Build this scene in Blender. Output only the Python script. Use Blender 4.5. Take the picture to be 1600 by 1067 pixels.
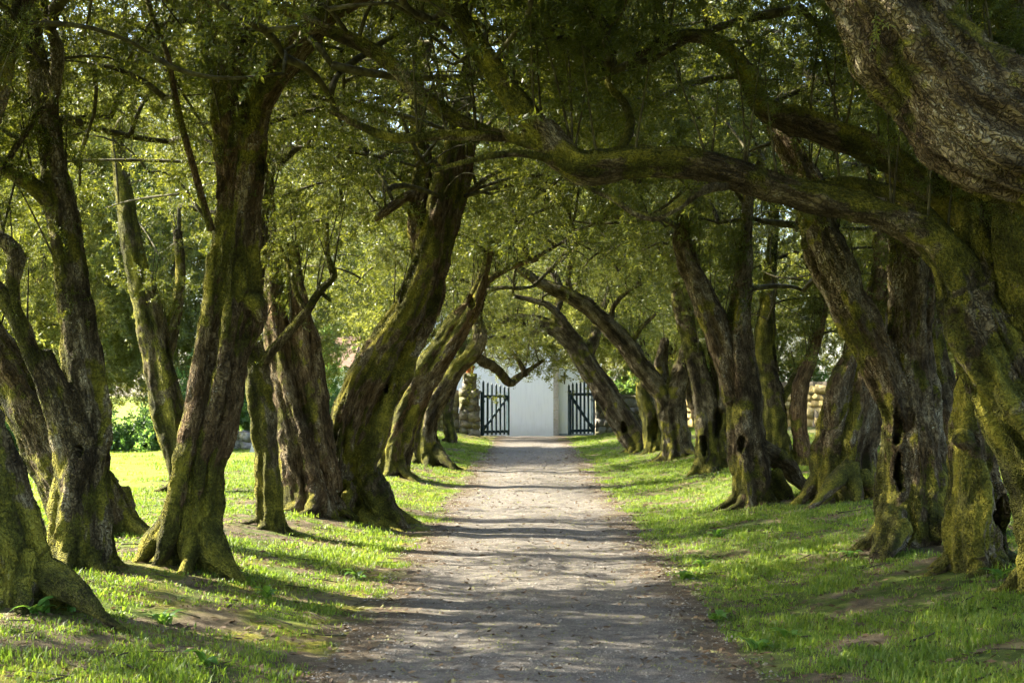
import bpy, math, random
import numpy as np
from mathutils import Vector, Matrix, Euler

# ------------------------------------------------------------------ scene, camera, light
for o in list(bpy.data.objects):
    bpy.data.objects.remove(o, do_unlink=True)
scene = bpy.context.scene
COL = scene.collection
FPX, CX, CY = 2222.2, 800.0, 533.5          # focal length and centre in photo pixels (1600 wide)
EYE = 1.6
cam_data = bpy.data.cameras.new('camera')
cam_data.lens = 50.0
cam_data.sensor_width = 36.0
cam_data.clip_end = 2000.0
cam = bpy.data.objects.new('camera', cam_data)
COL.objects.link(cam)
cam.location = (0.0, 0.0, EYE)
cam.rotation_euler = (math.radians(90) + math.atan(81.5 / FPX), 0.0, math.atan(26.0 / FPX))
scene.camera = cam
CAM_R = np.array(cam.rotation_euler.to_matrix())

SUN_AZ = math.radians(12.0)      # how far the sun stands ahead of due left
SUN_EL = math.radians(37.0)
to_sun = Vector((-math.cos(SUN_AZ) * math.cos(SUN_EL), math.sin(SUN_AZ) * math.cos(SUN_EL), math.sin(SUN_EL)))
world = bpy.data.worlds.new('World')
scene.world = world
world.use_nodes = True
wn = world.node_tree.nodes
wl = world.node_tree.links
wn.clear()
sky = wn.new('ShaderNodeTexSky')
sky.sky_type = 'NISHITA'
sky.sun_disc = False
sky.sun_elevation = SUN_EL
sky.sun_rotation = math.radians(270) + SUN_AZ
sky.air_density = 1.0
sky.dust_density = 2.0
sky.ozone_density = 1.0
bg = wn.new('ShaderNodeBackground')
bg.inputs['Strength'].default_value = 0.12
wo = wn.new('ShaderNodeOutputWorld')
wl.new(sky.outputs[0], bg.inputs['Color'])
wl.new(bg.outputs[0], wo.inputs['Surface'])
sun_data = bpy.data.lights.new('sun', 'SUN')
sun_data.energy = 5.0
sun_data.angle = math.radians(0.53)
sun_data.color = (1.0, 0.93, 0.78)
sun = bpy.data.objects.new('sun', sun_data)
COL.objects.link(sun)
sun.rotation_euler = to_sun.to_track_quat('Z', 'Y').to_euler()
sun.location = to_sun * 60

scene.view_settings.view_transform = 'Standard'
scene.view_settings.look = 'None'
scene.view_settings.gamma = 1.0
scene.view_settings.exposure = 2.9
scene.view_settings.use_curve_mapping = False
scene.render.engine = 'CYCLES'
cy = scene.cycles
cy.use_denoising = True
try:
    cy.denoiser = 'OPENIMAGEDENOISE'
    cy.denoising_prefilter = 'ACCURATE'
except Exception:
    pass
cy.use_adaptive_sampling = True
cy.adaptive_threshold = 0.04
cy.time_limit = 480
cy.max_bounces = 6
cy.diffuse_bounces = 4
cy.glossy_bounces = 2
cy.transmission_bounces = 4
cy.transparent_max_bounces = 4
cy.caustics_reflective = False
cy.caustics_refractive = False
cy.sample_clamp_indirect = 6.0

RNG = np.random.default_rng(7)
random.seed(7)

# ------------------------------------------------------------------ maths helpers
_G = np.random.default_rng(99).normal(size=(512, 3)); _G = (_G / np.linalg.norm(_G, axis=1, keepdims=True)).astype(np.float32)
_P = np.random.default_rng(98).permutation(256); _P = np.concatenate([_P, _P, _P]).astype(np.int32)
def vnoise(p):
    """gradient noise, about -1..1, at points p (n,3)"""
    p = np.asarray(p, np.float64)
    i = np.floor(p).astype(np.int64)
    f = (p - i).astype(np.float32)
    i = (i & 255).astype(np.int32)
    u = f * f * f * (f * (f * 6 - 15) + 10)
    out = 0.0
    for dx in (0, 1):
        wx = u[:, 0] if dx else 1 - u[:, 0]
        hx = _P[(i[:, 0] + dx) & 255]
        for dy in (0, 1):
            wy = u[:, 1] if dy else 1 - u[:, 1]
            hy = _P[hx + ((i[:, 1] + dy) & 255)]
            for dz in (0, 1):
                wz = u[:, 2] if dz else 1 - u[:, 2]
                g = _G[_P[hy + ((i[:, 2] + dz) & 255)]]
                out = out + wx * wy * wz * (g[:, 0] * (f[:, 0] - dx) + g[:, 1] * (f[:, 1] - dy) + g[:, 2] * (f[:, 2] - dz))
    return np.clip(out * 1.6, -1, 1)

def noise2(x, y, s, seed=0.0):
    x = np.asarray(x, float); y = np.asarray(y, float)
    p = np.stack([x.ravel() / s + 31.7 + seed, y.ravel() / s + 11.3 - seed, np.full(x.size, seed * 3.1 + 0.37)], 1)
    return vnoise(p).reshape(x.shape)

def sstep(a, b, x):
    t = np.clip((np.asarray(x, float) - a) / (b - a), 0, 1)
    return t * t * (3 - 2 * t)

PATH_C = 0.07
def path_edges(y):
    y = np.asarray(y, float)
    l = PATH_C - 1.22 + 0.17 * noise2(y, y * 0, 2.3, 1.0) + 0.05 * noise2(y, y * 0, 0.6, 2.0)
    r = PATH_C + 1.22 + 0.17 * noise2(y, y * 0, 2.1, 3.0) + 0.05 * noise2(y, y * 0, 0.55, 4.0)
    return l, r

def ground_h(x, y):
    x = np.asarray(x, float); y = np.asarray(y, float)
    l = 0.30 * sstep(1.15, 3.4, -x)
    r = 0.36 * sstep(1.2, 4.2, x) + 0.035 * np.clip(x - 4.0, 0, 14)
    end = 1 - sstep(50, 54, y) * 0.85
    h = (l + r) * end
    h = h - 0.08 * sstep(53, 56.3, y)
    off = sstep(0.9, 1.7, np.abs(x - PATH_C))
    h = h + off * (0.035 * noise2(x, y, 1.3, 5.0) + 0.018 * noise2(x, y, 0.45, 6.0))
    h = h + 0.010 * noise2(x, y, 0.9, 7.0) + 0.005 * noise2(x, y, 0.3, 8.0)
    rut = np.exp(-((np.abs(x - PATH_C) - 0.62) / 0.22) ** 2)
    return h - 0.018 * rut * (1 - off)

def ray(px, py):
    d = np.array([(px - CX) / FPX, (CY - py) / FPX, -1.0])
    return CAM_R @ d

def at(px, py, Y):
    d = ray(px, py)
    return np.array([0, 0, EYE]) + d * (Y / d[1])

def ground_hit(px, py):
    d = ray(px, py)
    ys = np.linspace(4, 120, 6000)
    pts = d[None, :] * (ys / d[1])[:, None]
    z = EYE + pts[:, 2] - ground_h(pts[:, 0], ys)
    k = np.argmax(z < 0)
    return float(ys[k]) if z[k] < 0 else 60.0

def gh(x, y):
    return float(ground_h(np.array([x]), np.array([y]))[0])

# ------------------------------------------------------------------ object helpers
def link(o, parent=None):
    COL.objects.link(o)
    if parent is not None:
        o.parent = parent
        o.matrix_parent_inverse = parent.matrix_basis.inverted()
    return o

def tag(o, label=None, cat=None, group=None, kind=None):
    if label: o['label'] = label
    if cat: o['category'] = cat
    if group: o['group'] = group
    if kind: o['kind'] = kind
    return o

def empty(name, loc, label, cat, group=None):
    e = bpy.data.objects.new(name, None)
    e.empty_display_size = 0.2
    e.location = loc
    COL.objects.link(e)
    return tag(e, label, cat, group)

def mesh_obj(name, verts, faces, mat, parent=None, smooth=False):
    me = bpy.data.meshes.new(name)
    me.from_pydata([tuple(v) for v in verts], [], [tuple(f) for f in faces])
    if mat: me.materials.append(mat)
    if smooth:
        me.shade_smooth()
    me.update()
    return link(bpy.data.objects.new(name, me), parent)

def np_mesh(name, V, F, mat=None, smooth=True):
    """mesh from arrays; F is (n,3) or (n,4)"""
    me = bpy.data.meshes.new(name)
    V = np.ascontiguousarray(V, np.float32); F = np.ascontiguousarray(F, np.int32)
    n, k = F.shape
    me.vertices.add(len(V)); me.vertices.foreach_set('co', V.ravel())
    me.loops.add(n * k); me.loops.foreach_set('vertex_index', F.ravel())
    me.polygons.add(n); me.polygons.foreach_set('loop_start', np.arange(0, n * k, k, dtype=np.int32))
    me.update(calc_edges=True)
    if smooth: me.shade_smooth()
    if mat: me.materials.append(mat)
    return me

class Box:
    """collects boxes and prisms into one mesh"""
    def __init__(self): self.v = []; self.f = []
    def box(self, x0, x1, y0, y1, z0, z1, M=None):
        b = len(self.v)
        for z in (z0, z1):
            for (x, y) in ((x0, y0), (x1, y0), (x1, y1), (x0, y1)):
                p = Vector((x, y, z))
                self.v.append(tuple(M @ p) if M is not None else tuple(p))
        for f in ((0, 3, 2, 1), (4, 5, 6, 7), (0, 1, 5, 4), (1, 2, 6, 5), (2, 3, 7, 6), (3, 0, 4, 7)):
            self.f.append(tuple(b + i for i in f))
        return self
    def build(self, name, mat, parent=None, bevel=0.0):
        o = mesh_obj(name, self.v, self.f, mat, parent)
        if bevel:
            m = o.modifiers.new('bevel', 'BEVEL'); m.width = bevel; m.segments = 2; m.limit_method = 'ANGLE'
        return o

# ------------------------------------------------------------------ materials
class NT:
    def __init__(self, name):
        self.m = bpy.data.materials.new(name); self.m.use_nodes = True
        self.t = self.m.node_tree; self.t.nodes.clear()
        self.out = self.t.nodes.new('ShaderNodeOutputMaterial')
    def n(self, typ, ins=None, **kw):
        nd = self.t.nodes.new(typ)
        for k, v in kw.items(): setattr(nd, k, v)
        for k, v in (ins or {}).items():
            if isinstance(v, bpy.types.NodeSocket): self.t.links.new(v, nd.inputs[k])
            else: nd.inputs[k].default_value = v
        return nd
    def noise(self, vec, scale, detail=4, rough=0.6, dist=0.0):
        return self.n('ShaderNodeTexNoise', {'Vector': vec, 'Scale': scale, 'Detail': detail, 'Roughness': rough, 'Distortion': dist}).outputs['Fac']
    def math(self, op, a, b=0.0, c=None, clamp=False):
        nd = self.n('ShaderNodeMath', {0: a, 1: b}, operation=op, use_clamp=clamp)
        if c is not None:
            if isinstance(c, bpy.types.NodeSocket): self.t.links.new(c, nd.inputs[2])
            else: nd.inputs[2].default_value = c
        return nd.outputs[0]
    def ramp(self, fac, stops, interp='LINEAR'):
        nd = self.n('ShaderNodeValToRGB', {'Fac': fac}); nd.color_ramp.interpolation = interp
        el = nd.color_ramp.elements
        while len(el) > 1: el.remove(el[0])
        el[0].position = stops[0][0]; el[0].color = (*stops[0][1], 1) if len(stops[0][1]) == 3 else stops[0][1]
        for p, c in stops[1:]:
            e = el.new(p); e.color = (*c, 1) if len(c) == 3 else c
        return nd.outputs['Color']
    def mr(self, v, a, b, c=0.0, d=1.0):
        return self.n('ShaderNodeMapRange', {'Value': v, 'From Min': a, 'From Max': b, 'To Min': c, 'To Max': d}, interpolation_type='SMOOTHSTEP').outputs[0]
    def mix(self, fac, a, b, mode='MIX'):
        nd = self.n('ShaderNodeMix', {'Factor': fac}, data_type='RGBA', blend_type=mode)
        for idx, v in ((6, a), (7, b)):
            if isinstance(v, bpy.types.NodeSocket): self.t.links.new(v, nd.inputs[idx])
            else: nd.inputs[idx].default_value = (*v, 1)
        return nd.outputs[2]
    def attr(self, name): return self.n('ShaderNodeAttribute', attribute_name=name)
    def bump(self, h, strength, dist, normal=None):
        ins = {'Height': h, 'Strength': strength, 'Distance': dist}
        if normal is not None: ins['Normal'] = normal
        return self.n('ShaderNodeBump', ins).outputs[0]
    def principled(self, color, rough=0.8, spec=0.3, normal=None):
        ins = {'Base Color': color if isinstance(color, bpy.types.NodeSocket) else (*color, 1), 'Roughness': rough, 'Specular IOR Level': spec}
        if normal is not None: ins['Normal'] = normal
        return self.n('ShaderNodeBsdfPrincipled', ins).outputs[0]
    def done(self, sh):
        self.t.links.new(sh, self.out.inputs['Surface']); return self.m

def vscale(N, vec, s):
    return N.n('ShaderNodeMapping', {'Vector': vec, 'Scale': s}).outputs[0]

def bark_material(name):
    N = NT(name)
    bc = N.attr('bark').outputs['Vector']                    # coordinates along the limb
    sep = N.n('ShaderNodeSeparateColor', {'Color': N.attr('tone').outputs['Color']})
    moss_b, brown, coarse = sep.outputs[0], sep.outputs[1], sep.outputs[2]
    geo = N.n('ShaderNodeNewGeometry')
    pos, nrm = geo.outputs['Position'], geo.outputs['Normal']
    n1 = N.noise(vscale(N, bc, (1, 1, 0.22)), 30, 4, 0.70, 0.35)
    rag = N.n('ShaderNodeTexNoise', {'Vector': bc, 'Scale': 22.0, 'Detail': 1.0}).outputs['Color']
    rv = N.n('ShaderNodeVectorMath', {0: rag, 1: (0.075, 0.075, 0.16)}, operation='MULTIPLY').outputs[0]
    rb = N.n('ShaderNodeVectorMath', {0: bc, 1: rv}, operation='ADD').outputs[0]
    crack = N.mr(N.n('ShaderNodeTexVoronoi', {'Vector': vscale(N, rb, (1, 1, 0.2)), 'Scale': 44.0, 'Randomness': 1.0}, feature='DISTANCE_TO_EDGE').outputs['Distance'], 0.0, 0.16)
    spot = N.noise(pos, 48, 2, 0.7)
    base = N.ramp(N.math('ADD', N.math('MULTIPLY', n1, 0.62), N.math('MULTIPLY', coarse, 0.38)),
                  [(0.33, (0.020, 0.015, 0.007)), (0.47, (0.092, 0.072, 0.036)), (0.58, (0.195, 0.160, 0.088)), (0.76, (0.37, 0.325, 0.21))])
    base = N.mix(N.math('MULTIPLY', N.math('SUBTRACT', 1.0, crack), 0.6), base, (0.016, 0.012, 0.006))
    brownc = N.ramp(n1, [(0.33, (0.030, 0.016, 0.006)), (0.53, (0.155, 0.092, 0.038)), (0.78, (0.33, 0.225, 0.11))])
    base = N.mix(brown, base, brownc)
    lm = N.math('MULTIPLY', N.mr(spot, 0.60, 0.68), N.mr(coarse, 0.5, 0.7))
    base = N.mix(N.math('MULTIPLY', lm, 0.7), base, (0.42, 0.41, 0.32))
    sn = N.n('ShaderNodeSeparateXYZ', {'Vector': nrm})
    m = N.math('ADD', N.math('ADD', N.math('MULTIPLY', sn.outputs['Z'], 0.30), N.math('MULTIPLY', sn.outputs['X'], -0.26)),
               N.math('ADD', moss_b, N.math('ADD', N.math('MULTIPLY', n1, 0.30), N.math('MULTIPLY', spot, 0.22))))
    mm = N.mr(m, 0.82, 0.99)
    mosscol = N.ramp(N.math('ADD', N.math('MULTIPLY', spot, 0.55), N.math('MULTIPLY', coarse, 0.45)),
                     [(0.30, (0.016, 0.017, 0.002)), (0.5, (0.070, 0.071, 0.008)), (0.72, (0.25, 0.22, 0.020))])
    col = N.mix(N.math('MULTIPLY', mm, 0.92), base, mosscol)
    hm = N.math('ADD', N.math('MULTIPLY', N.math('ADD', N.math('MULTIPLY', n1, 1.3), N.math('MULTIPLY', crack, 0.75)), N.mr(mm, 0, 1, 1.0, 0.45)), N.math('MULTIPLY', N.math('MULTIPLY', spot, mm), 0.8))
    return N.done(N.principled(col, 0.9, 0.15, N.bump(hm, 1.0, 0.045)))

def twig_material():
    N = NT('twig_bark')
    obj = N.n('ShaderNodeNewGeometry').outputs['Position']
    n = N.noise(obj, 14, 4, 0.6)
    col = N.ramp(n, [(0.35, (0.022, 0.018, 0.008)), (0.55, (0.060, 0.053, 0.022)), (0.75, (0.13, 0.118, 0.065))])
    return N.done(N.principled(col, 0.8, 0.2, N.bump(n, 0.8, 0.02)))

def leaf_material(name, ramp, trans, tw=0.42, rough=0.38, spec=0.32):
    N = NT(name)
    r = N.n('ShaderNodeObjectInfo').outputs['Random']
    pos = N.n('ShaderNodeNewGeometry').outputs['Position']
    n = N.noise(pos, 0.9, 2, 0.5)
    lf = N.attr('leafrand').outputs['Fac']
    f = N.math('ADD', N.math('MULTIPLY', r, 0.35), N.math('ADD', N.math('MULTIPLY', n, 0.3), N.math('MULTIPLY', lf, 0.4)))
    col = N.ramp(f, ramp)
    tcol = N.ramp(f, trans)
    p = N.principled(col, rough, spec)
    t = N.n('ShaderNodeBsdfTranslucent', {'Color': tcol}).outputs[0]
    mx = N.n('ShaderNodeMixShader', {'Fac': tw, 1: p, 2: t}).outputs[0]
    return N.done(mx)

M_BARK = bark_material('olive_bark')
M_TWIG = twig_material()
M_LEAF = leaf_material('olive_leaf',
    [(0.1, (0.014, 0.024, 0.005)), (0.45, (0.040, 0.058, 0.010)), (0.75, (0.078, 0.098, 0.018)), (1.0, (0.17, 0.18, 0.055))],
    [(0.1, (0.08, 0.108, 0.007)), (0.5, (0.22, 0.24, 0.018)), (1.0, (0.46, 0.45, 0.06))], tw=0.38)
M_LEAF_BG = leaf_material('far_leaf',
    [(0.1, (0.030, 0.042, 0.014)), (0.5, (0.080, 0.095, 0.032)), (1.0, (0.20, 0.21, 0.10))],
    [(0.1, (0.19, 0.215, 0.02)), (0.5, (0.35, 0.37, 0.045)), (1.0, (0.52, 0.51, 0.12))], tw=0.52)
M_BUSH = leaf_material('bush_leaf',
    [(0.1, (0.035, 0.06, 0.022)), (0.5, (0.075, 0.12, 0.045)), (1.0, (0.15, 0.20, 0.09))],
    [(0.1, (0.12, 0.26, 0.04)), (0.5, (0.22, 0.40, 0.06)), (1.0, (0.36, 0.5, 0.10))], tw=0.5)
M_GRASS = leaf_material('grass_blade',
    [(0.1, (0.026, 0.050, 0.006)), (0.45, (0.062, 0.105, 0.011)), (0.75, (0.12, 0.16, 0.020)), (1.0, (0.22, 0.20, 0.06))],
    [(0.1, (0.10, 0.20, 0.012)), (0.5, (0.23, 0.36, 0.02)), (1.0, (0.40, 0.44, 0.06))], tw=0.42, rough=0.5, spec=0.3)
M_LITTER = leaf_material('dry_leaf',
    [(0.1, (0.03, 0.018, 0.009)), (0.5, (0.08, 0.05, 0.025)), (1.0, (0.20, 0.15, 0.08))],
    [(0.1, (0.08, 0.05, 0.02)), (1.0, (0.3, 0.2, 0.08))], tw=0.1, rough=0.7, spec=0.2)

def ground_material(is_path):
    N = NT('gravel_path' if is_path else 'turf_soil')
    pos = N.n('ShaderNodeNewGeometry').outputs['Position']
    s = N.n('ShaderNodeSeparateXYZ', {'Vector': pos})
    grit = N.noise(pos, 95, 3, 0.75)
    mid = N.noise(pos, 7, 4, 0.68)
    big = N.noise(pos, 0.9, 3, 0.6)
    dirt = N.ramp(N.math('ADD', N.math('MULTIPLY', mid, 0.55), N.math('MULTIPLY', grit, 0.45)),
                  [(0.33, (0.026, 0.019, 0.011)), (0.47, (0.070, 0.052, 0.032)), (0.58, (0.125, 0.098, 0.062)), (0.75, (0.24, 0.195, 0.13))])
    gravel = N.ramp(N.math('ADD', N.math('MULTIPLY', mid, 0.45), N.math('MULTIPLY', grit, 0.55)),
                  [(0.34, (0.040, 0.034, 0.027)), (0.46, (0.102, 0.090, 0.074)), (0.58, (0.172, 0.153, 0.127)), (0.75, (0.34, 0.31, 0.26))])
    ax = N.math('ABSOLUTE', N.math('SUBTRACT', s.outputs['X'], PATH_C))
    edge = N.math('ADD', ax, N.math('ADD', N.math('MULTIPLY', N.math('SUBTRACT', big, 0.5), 1.0), N.math('MULTIPLY', N.math('SUBTRACT', mid, 0.5), 0.7)))
    onpath = N.mr(edge, 0.78, 1.15, 1.0, 0.0)
    col = N.mix(onpath, dirt, gravel)
    if not is_path:
        gm = N.math('ADD', N.math('MULTIPLY', mid, 0.6), N.math('MULTIPLY', grit, 0.4))
        green = N.ramp(gm, [(0.32, (0.022, 0.032, 0.006)), (0.5, (0.062, 0.088, 0.012)), (0.68, (0.14, 0.16, 0.026))])
        patch = N.noise(pos, 1.7, 3, 0.62, 0.3)
        mossc = N.ramp(gm, [(0.32, (0.045, 0.043, 0.006)), (0.5, (0.13, 0.125, 0.014)), (0.68, (0.24, 0.22, 0.03))])
        leftside = N.mr(s.outputs['X'], -1.0, -1.4)
        green = N.mix(N.math('MULTIPLY', leftside, N.math('MULTIPLY', N.mr(s.outputs['X'], -3.6, -2.6), N.mr(big, 0.42, 0.55))), green, mossc)
        g = N.math('MULTIPLY', N.mr(patch, 0.42, 0.56), N.mr(edge, 1.0, 1.45))
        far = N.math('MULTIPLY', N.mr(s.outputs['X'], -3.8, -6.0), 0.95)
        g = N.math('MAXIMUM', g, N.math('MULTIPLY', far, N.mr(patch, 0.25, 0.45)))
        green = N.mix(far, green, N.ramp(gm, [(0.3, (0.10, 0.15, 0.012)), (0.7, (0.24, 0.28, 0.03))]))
        dry = N.mix(N.mr(big, 0.40, 0.62), dirt, (0.17, 0.145, 0.06))
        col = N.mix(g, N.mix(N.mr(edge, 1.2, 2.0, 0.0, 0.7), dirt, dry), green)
    h = N.math('ADD', N.math('MULTIPLY', grit, 0.7), N.math('MULTIPLY', mid, 1.0))
    return N.done(N.principled(col, 0.93, 0.15, N.bump(h, 0.9, 0.03)))

def stone_material(name, ramp, moss=0.4, scale=1.0):
    N = NT(name)
    pos = N.n('ShaderNodeNewGeometry').outputs['Position']
    r = N.n('ShaderNodeObjectInfo').outputs['Random']
    a = N.noise(pos, 9 * scale, 6, 0.7)
    b = N.noise(pos, 50 * scale, 4, 0.7)
    c = N.noise(pos, 2.3 * scale, 4, 0.6)
    col = N.ramp(N.math('ADD', N.math('MULTIPLY', a, 0.6), N.math('ADD', N.math('MULTIPLY', b, 0.3), N.math('MULTIPLY', r, 0.15))), ramp)
    mcol = N.ramp(b, [(0.3, (0.05, 0.06, 0.012)), (0.7, (0.20, 0.19, 0.045))])
    m = N.math('MULTIPLY', N.mr(N.math('ADD', c, N.math('MULTIPLY', a, 0.4)), 0.62, 0.82), moss)
    col = N.mix(m, col, mcol)
    return N.done(N.principled(col, 0.9, 0.2, N.bump(N.math('ADD', a, N.math('MULTIPLY', b, 0.5)), 0.8, 0.03)))

M_STONE = stone_material('lichened_granite', [(0.3, (0.09, 0.08, 0.065)), (0.5, (0.22, 0.20, 0.17)), (0.7, (0.40, 0.375, 0.335))], 0.8)
M_RUBBLE = stone_material('ochre_rubble', [(0.3, (0.16, 0.115, 0.05)), (0.5, (0.36, 0.27, 0.11)), (0.7, (0.50, 0.41, 0.20))], 0.45)
M_GRANITE = stone_material('grey_granite', [(0.3, (0.24, 0.21, 0.18)), (0.5, (0.40, 0.37, 0.33)), (0.7, (0.55, 0.52, 0.48))], 0.15, 3.0)
M_CONCRETE = stone_material('pale_concrete', [(0.3, (0.36, 0.36, 0.35)), (0.5, (0.5, 0.5, 0.49)), (0.7, (0.6, 0.6, 0.58))], 0.2, 2.0)

def simple_material(name, c0, c1, scale, rough=0.7, spec=0.3, bump=0.2):
    N = NT(name)
    pos = N.n('ShaderNodeNewGeometry').outputs['Position']
    n = N.noise(pos, scale, 5, 0.65)
    return N.done(N.principled(N.ramp(n, [(0.3, c0), (0.7, c1)]), rough, spec, N.bump(n, bump, 0.01)))

def plaster_material():
    N = NT('limewashed_plaster')
    pos = N.n('ShaderNodeNewGeometry').outputs['Position']
    n = N.noise(pos, 3, 6, 0.65)
    st = N.noise(vscale(N, pos, (6, 6, 0.7)), 2, 4, 0.6)
    z = N.n('ShaderNodeSeparateXYZ', {'Vector': pos}).outputs['Z']
    damp = N.math('MULTIPLY', N.mr(N.math('ADD', z, N.math('MULTIPLY', n, 0.5)), 0.25, 0.75, 1.0, 0.0), 0.5)
    col = N.mix(N.mr(st, 0.45, 0.75), (0.83, 0.86, 0.90), (0.77, 0.80, 0.84))
    col = N.mix(damp, col, (0.60, 0.60, 0.56))
    return N.done(N.principled(col, 0.85, 0.2, N.bump(n, 0.3, 0.02)))
M_PLASTER = plaster_material()
M_GATE = simple_material('blue_green_gate_paint', (0.006, 0.020, 0.027), (0.016, 0.042, 0.050), 9, 0.6, 0.3)
M_POT = simple_material('terracotta', (0.42, 0.13, 0.06), (0.58, 0.21, 0.11), 14, 0.8, 0.2)
M_ROOF = simple_material('roof_tile', (0.10, 0.06, 0.04), (0.20, 0.12, 0.08), 5, 0.85, 0.2)
M_IRON = simple_material('dark_iron', (0.015, 0.015, 0.015), (0.04, 0.04, 0.04), 20, 0.6, 0.4)
M_SOILCORE = simple_material('wall_mortar', (0.07, 0.06, 0.045), (0.16, 0.14, 0.10), 11, 0.95, 0.1, 0.6)
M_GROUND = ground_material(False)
M_PATH = ground_material(True)

# ------------------------------------------------------------------ ground and path
def axis(dense, outer):
    out = []
    for a, b, st in dense:
        out += list(np.arange(a, b - 1e-6, st))
    out.append(dense[-1][1])
    lo, hi = out[0], out[-1]
    neg, pos = [], []
    st = outer
    p = lo
    while p > -420: st *= 1.35; p -= st; neg.append(p)
    st = outer; p = hi
    while p < 900: st *= 1.35; p += st; pos.append(p)
    return np.array(neg[::-1] + out + pos)

XS = axis([(-14, -7, 0.25), (-7, 7, 0.1), (7, 16, 0.25)], 0.4)
YS = axis([(5, 24, 0.1), (24, 40, 0.16), (40, 62, 0.3)], 0.5)

def build_ground():
    X, Y = np.meshgrid(XS, YS, indexing='xy')
    Z = ground_h(X, Y)
    farr = np.maximum(np.maximum(np.abs(X) - 40, np.abs(Y - 30) - 60), 0)
    Z = Z - 0.0008 * farr
    V = np.stack([X, Y, Z], -1).reshape(-1, 3)
    nx, ny = len(XS), len(YS)
    idx = np.arange(nx * ny).reshape(ny, nx)
    F = np.stack([idx[:-1, :-1], idx[:-1, 1:], idx[1:, 1:], idx[1:, :-1]], -1).reshape(-1, 4)
    o = link(bpy.data.objects.new('ground', np_mesh('ground', V, F, M_GROUND)))
    tag(o, 'grassy earth banks and field floor under the olive trees', 'ground', kind='structure')
    # path: the same grid inside the path's edges, a little higher
    cx, cyy = 0.5 * (XS[:-1] + XS[1:]), 0.5 * (YS[:-1] + YS[1:])
    el, er = path_edges(cyy)
    CXX, CYY = np.meshgrid(cx, cyy, indexing='xy')
    msk = (CXX > el[:, None]) & (CXX < er[:, None]) & (CYY > -30) & (CYY < 57)
    Fp = F[msk.ravel()]
    used = np.unique(Fp)
    rm = np.full(len(V), -1); rm[used] = np.arange(len(used))
    Vp = V[used].copy(); Vp[:, 2] += 0.006
    o2 = link(bpy.data.objects.new('path', np_mesh('path', Vp, rm[Fp], M_PATH)))
    tag(o2, 'pale gravel path running straight to the open gate', 'path', kind='structure')
build_ground()

# ------------------------------------------------------------------ scattering with geometry nodes
def scatter_group(name, sources):
    g = bpy.data.node_groups.new(name, 'GeometryNodeTree')
    g.interface.new_socket('Geometry', in_out='INPUT', socket_type='NodeSocketGeometry')
    g.interface.new_socket('Geometry', in_out='OUTPUT', socket_type='NodeSocketGeometry')
    gi = g.nodes.new('NodeGroupInput'); go = g.nodes.new('NodeGroupOutput')
    jn = g.nodes.new('GeometryNodeJoinGeometry')
    for s in sources[::-1]:
        oi = g.nodes.new('GeometryNodeObjectInfo'); oi.inputs['Object'].default_value = s
        gt = g.nodes.new('GeometryNodeGeometryToInstance')
        g.links.new(oi.outputs['Geometry'], gt.inputs[0]); g.links.new(gt.outputs[0], jn.inputs[0])
    ip = g.nodes.new('GeometryNodeInstanceOnPoints')
    ip.inputs['Pick Instance'].default_value = True
    def na(nm, t):
        n = g.nodes.new('GeometryNodeInputNamedAttribute'); n.data_type = t; n.inputs['Name'].default_value = nm
        return n.outputs['Attribute']
    g.links.new(gi.outputs[0], ip.inputs['Points'])
    g.links.new(jn.outputs[0], ip.inputs['Instance'])
    g.links.new(na('idx', 'INT'), ip.inputs['Instance Index'])
    er = g.nodes.new('FunctionNodeEulerToRotation')
    g.links.new(na('rot', 'FLOAT_VECTOR'), er.inputs[0])
    g.links.new(er.outputs[0], ip.inputs['Rotation'])
    g.links.new(na('scl', 'FLOAT'), ip.inputs['Scale'])
    g.links.new(ip.outputs[0], go.inputs[0])
    return g

def scatter(name, group, nsrc, P, R, S, parent=None, mat=None, idx=None):
    me = bpy.data.meshes.new(name)
    n = len(P)
    me.vertices.add(n); me.vertices.foreach_set('co', np.ascontiguousarray(P, np.float32).ravel())
    a = me.attributes.new('rot', 'FLOAT_VECTOR', 'POINT'); a.data.foreach_set('vector', np.ascontiguousarray(R, np.float32).ravel())
    a = me.attributes.new('scl', 'FLOAT', 'POINT'); a.data.foreach_set('value', np.ascontiguousarray(S, np.float32))
    a = me.attributes.new('idx', 'INT', 'POINT'); a.data.foreach_set('value', (RNG.integers(0, nsrc, n) if idx is None else idx).astype(np.int32))
    if mat: me.materials.append(mat)
    o = link(bpy.data.objects.new(name, me), parent)
    m = o.modifiers.new('scatter', 'NODES'); m.node_group = group
    o['kind'] = 'stuff'
    return o

def norm(v): return v / (np.linalg.norm(v, axis=-1, keepdims=True) + 1e-9)

def leaf_quads(base, direc, side, L, W, droop, V, F, LR, fold=0.25):
    """one folded lance-shaped leaf of four triangles"""
    nrm = np.cross(direc, side)
    b = len(V)
    mid = base + direc * L * 0.45
    tip = base + direc * L - np.array([0, 0, 1]) * droop * L
    V += [base, mid + side * W * 0.5 + nrm * W * fold, tip, mid - side * W * 0.5 + nrm * W * fold]
    F += [(b, b + 1, b + 2), (b, b + 2, b + 3)]
    r = random.random()
    LR += [r] * 4

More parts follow.
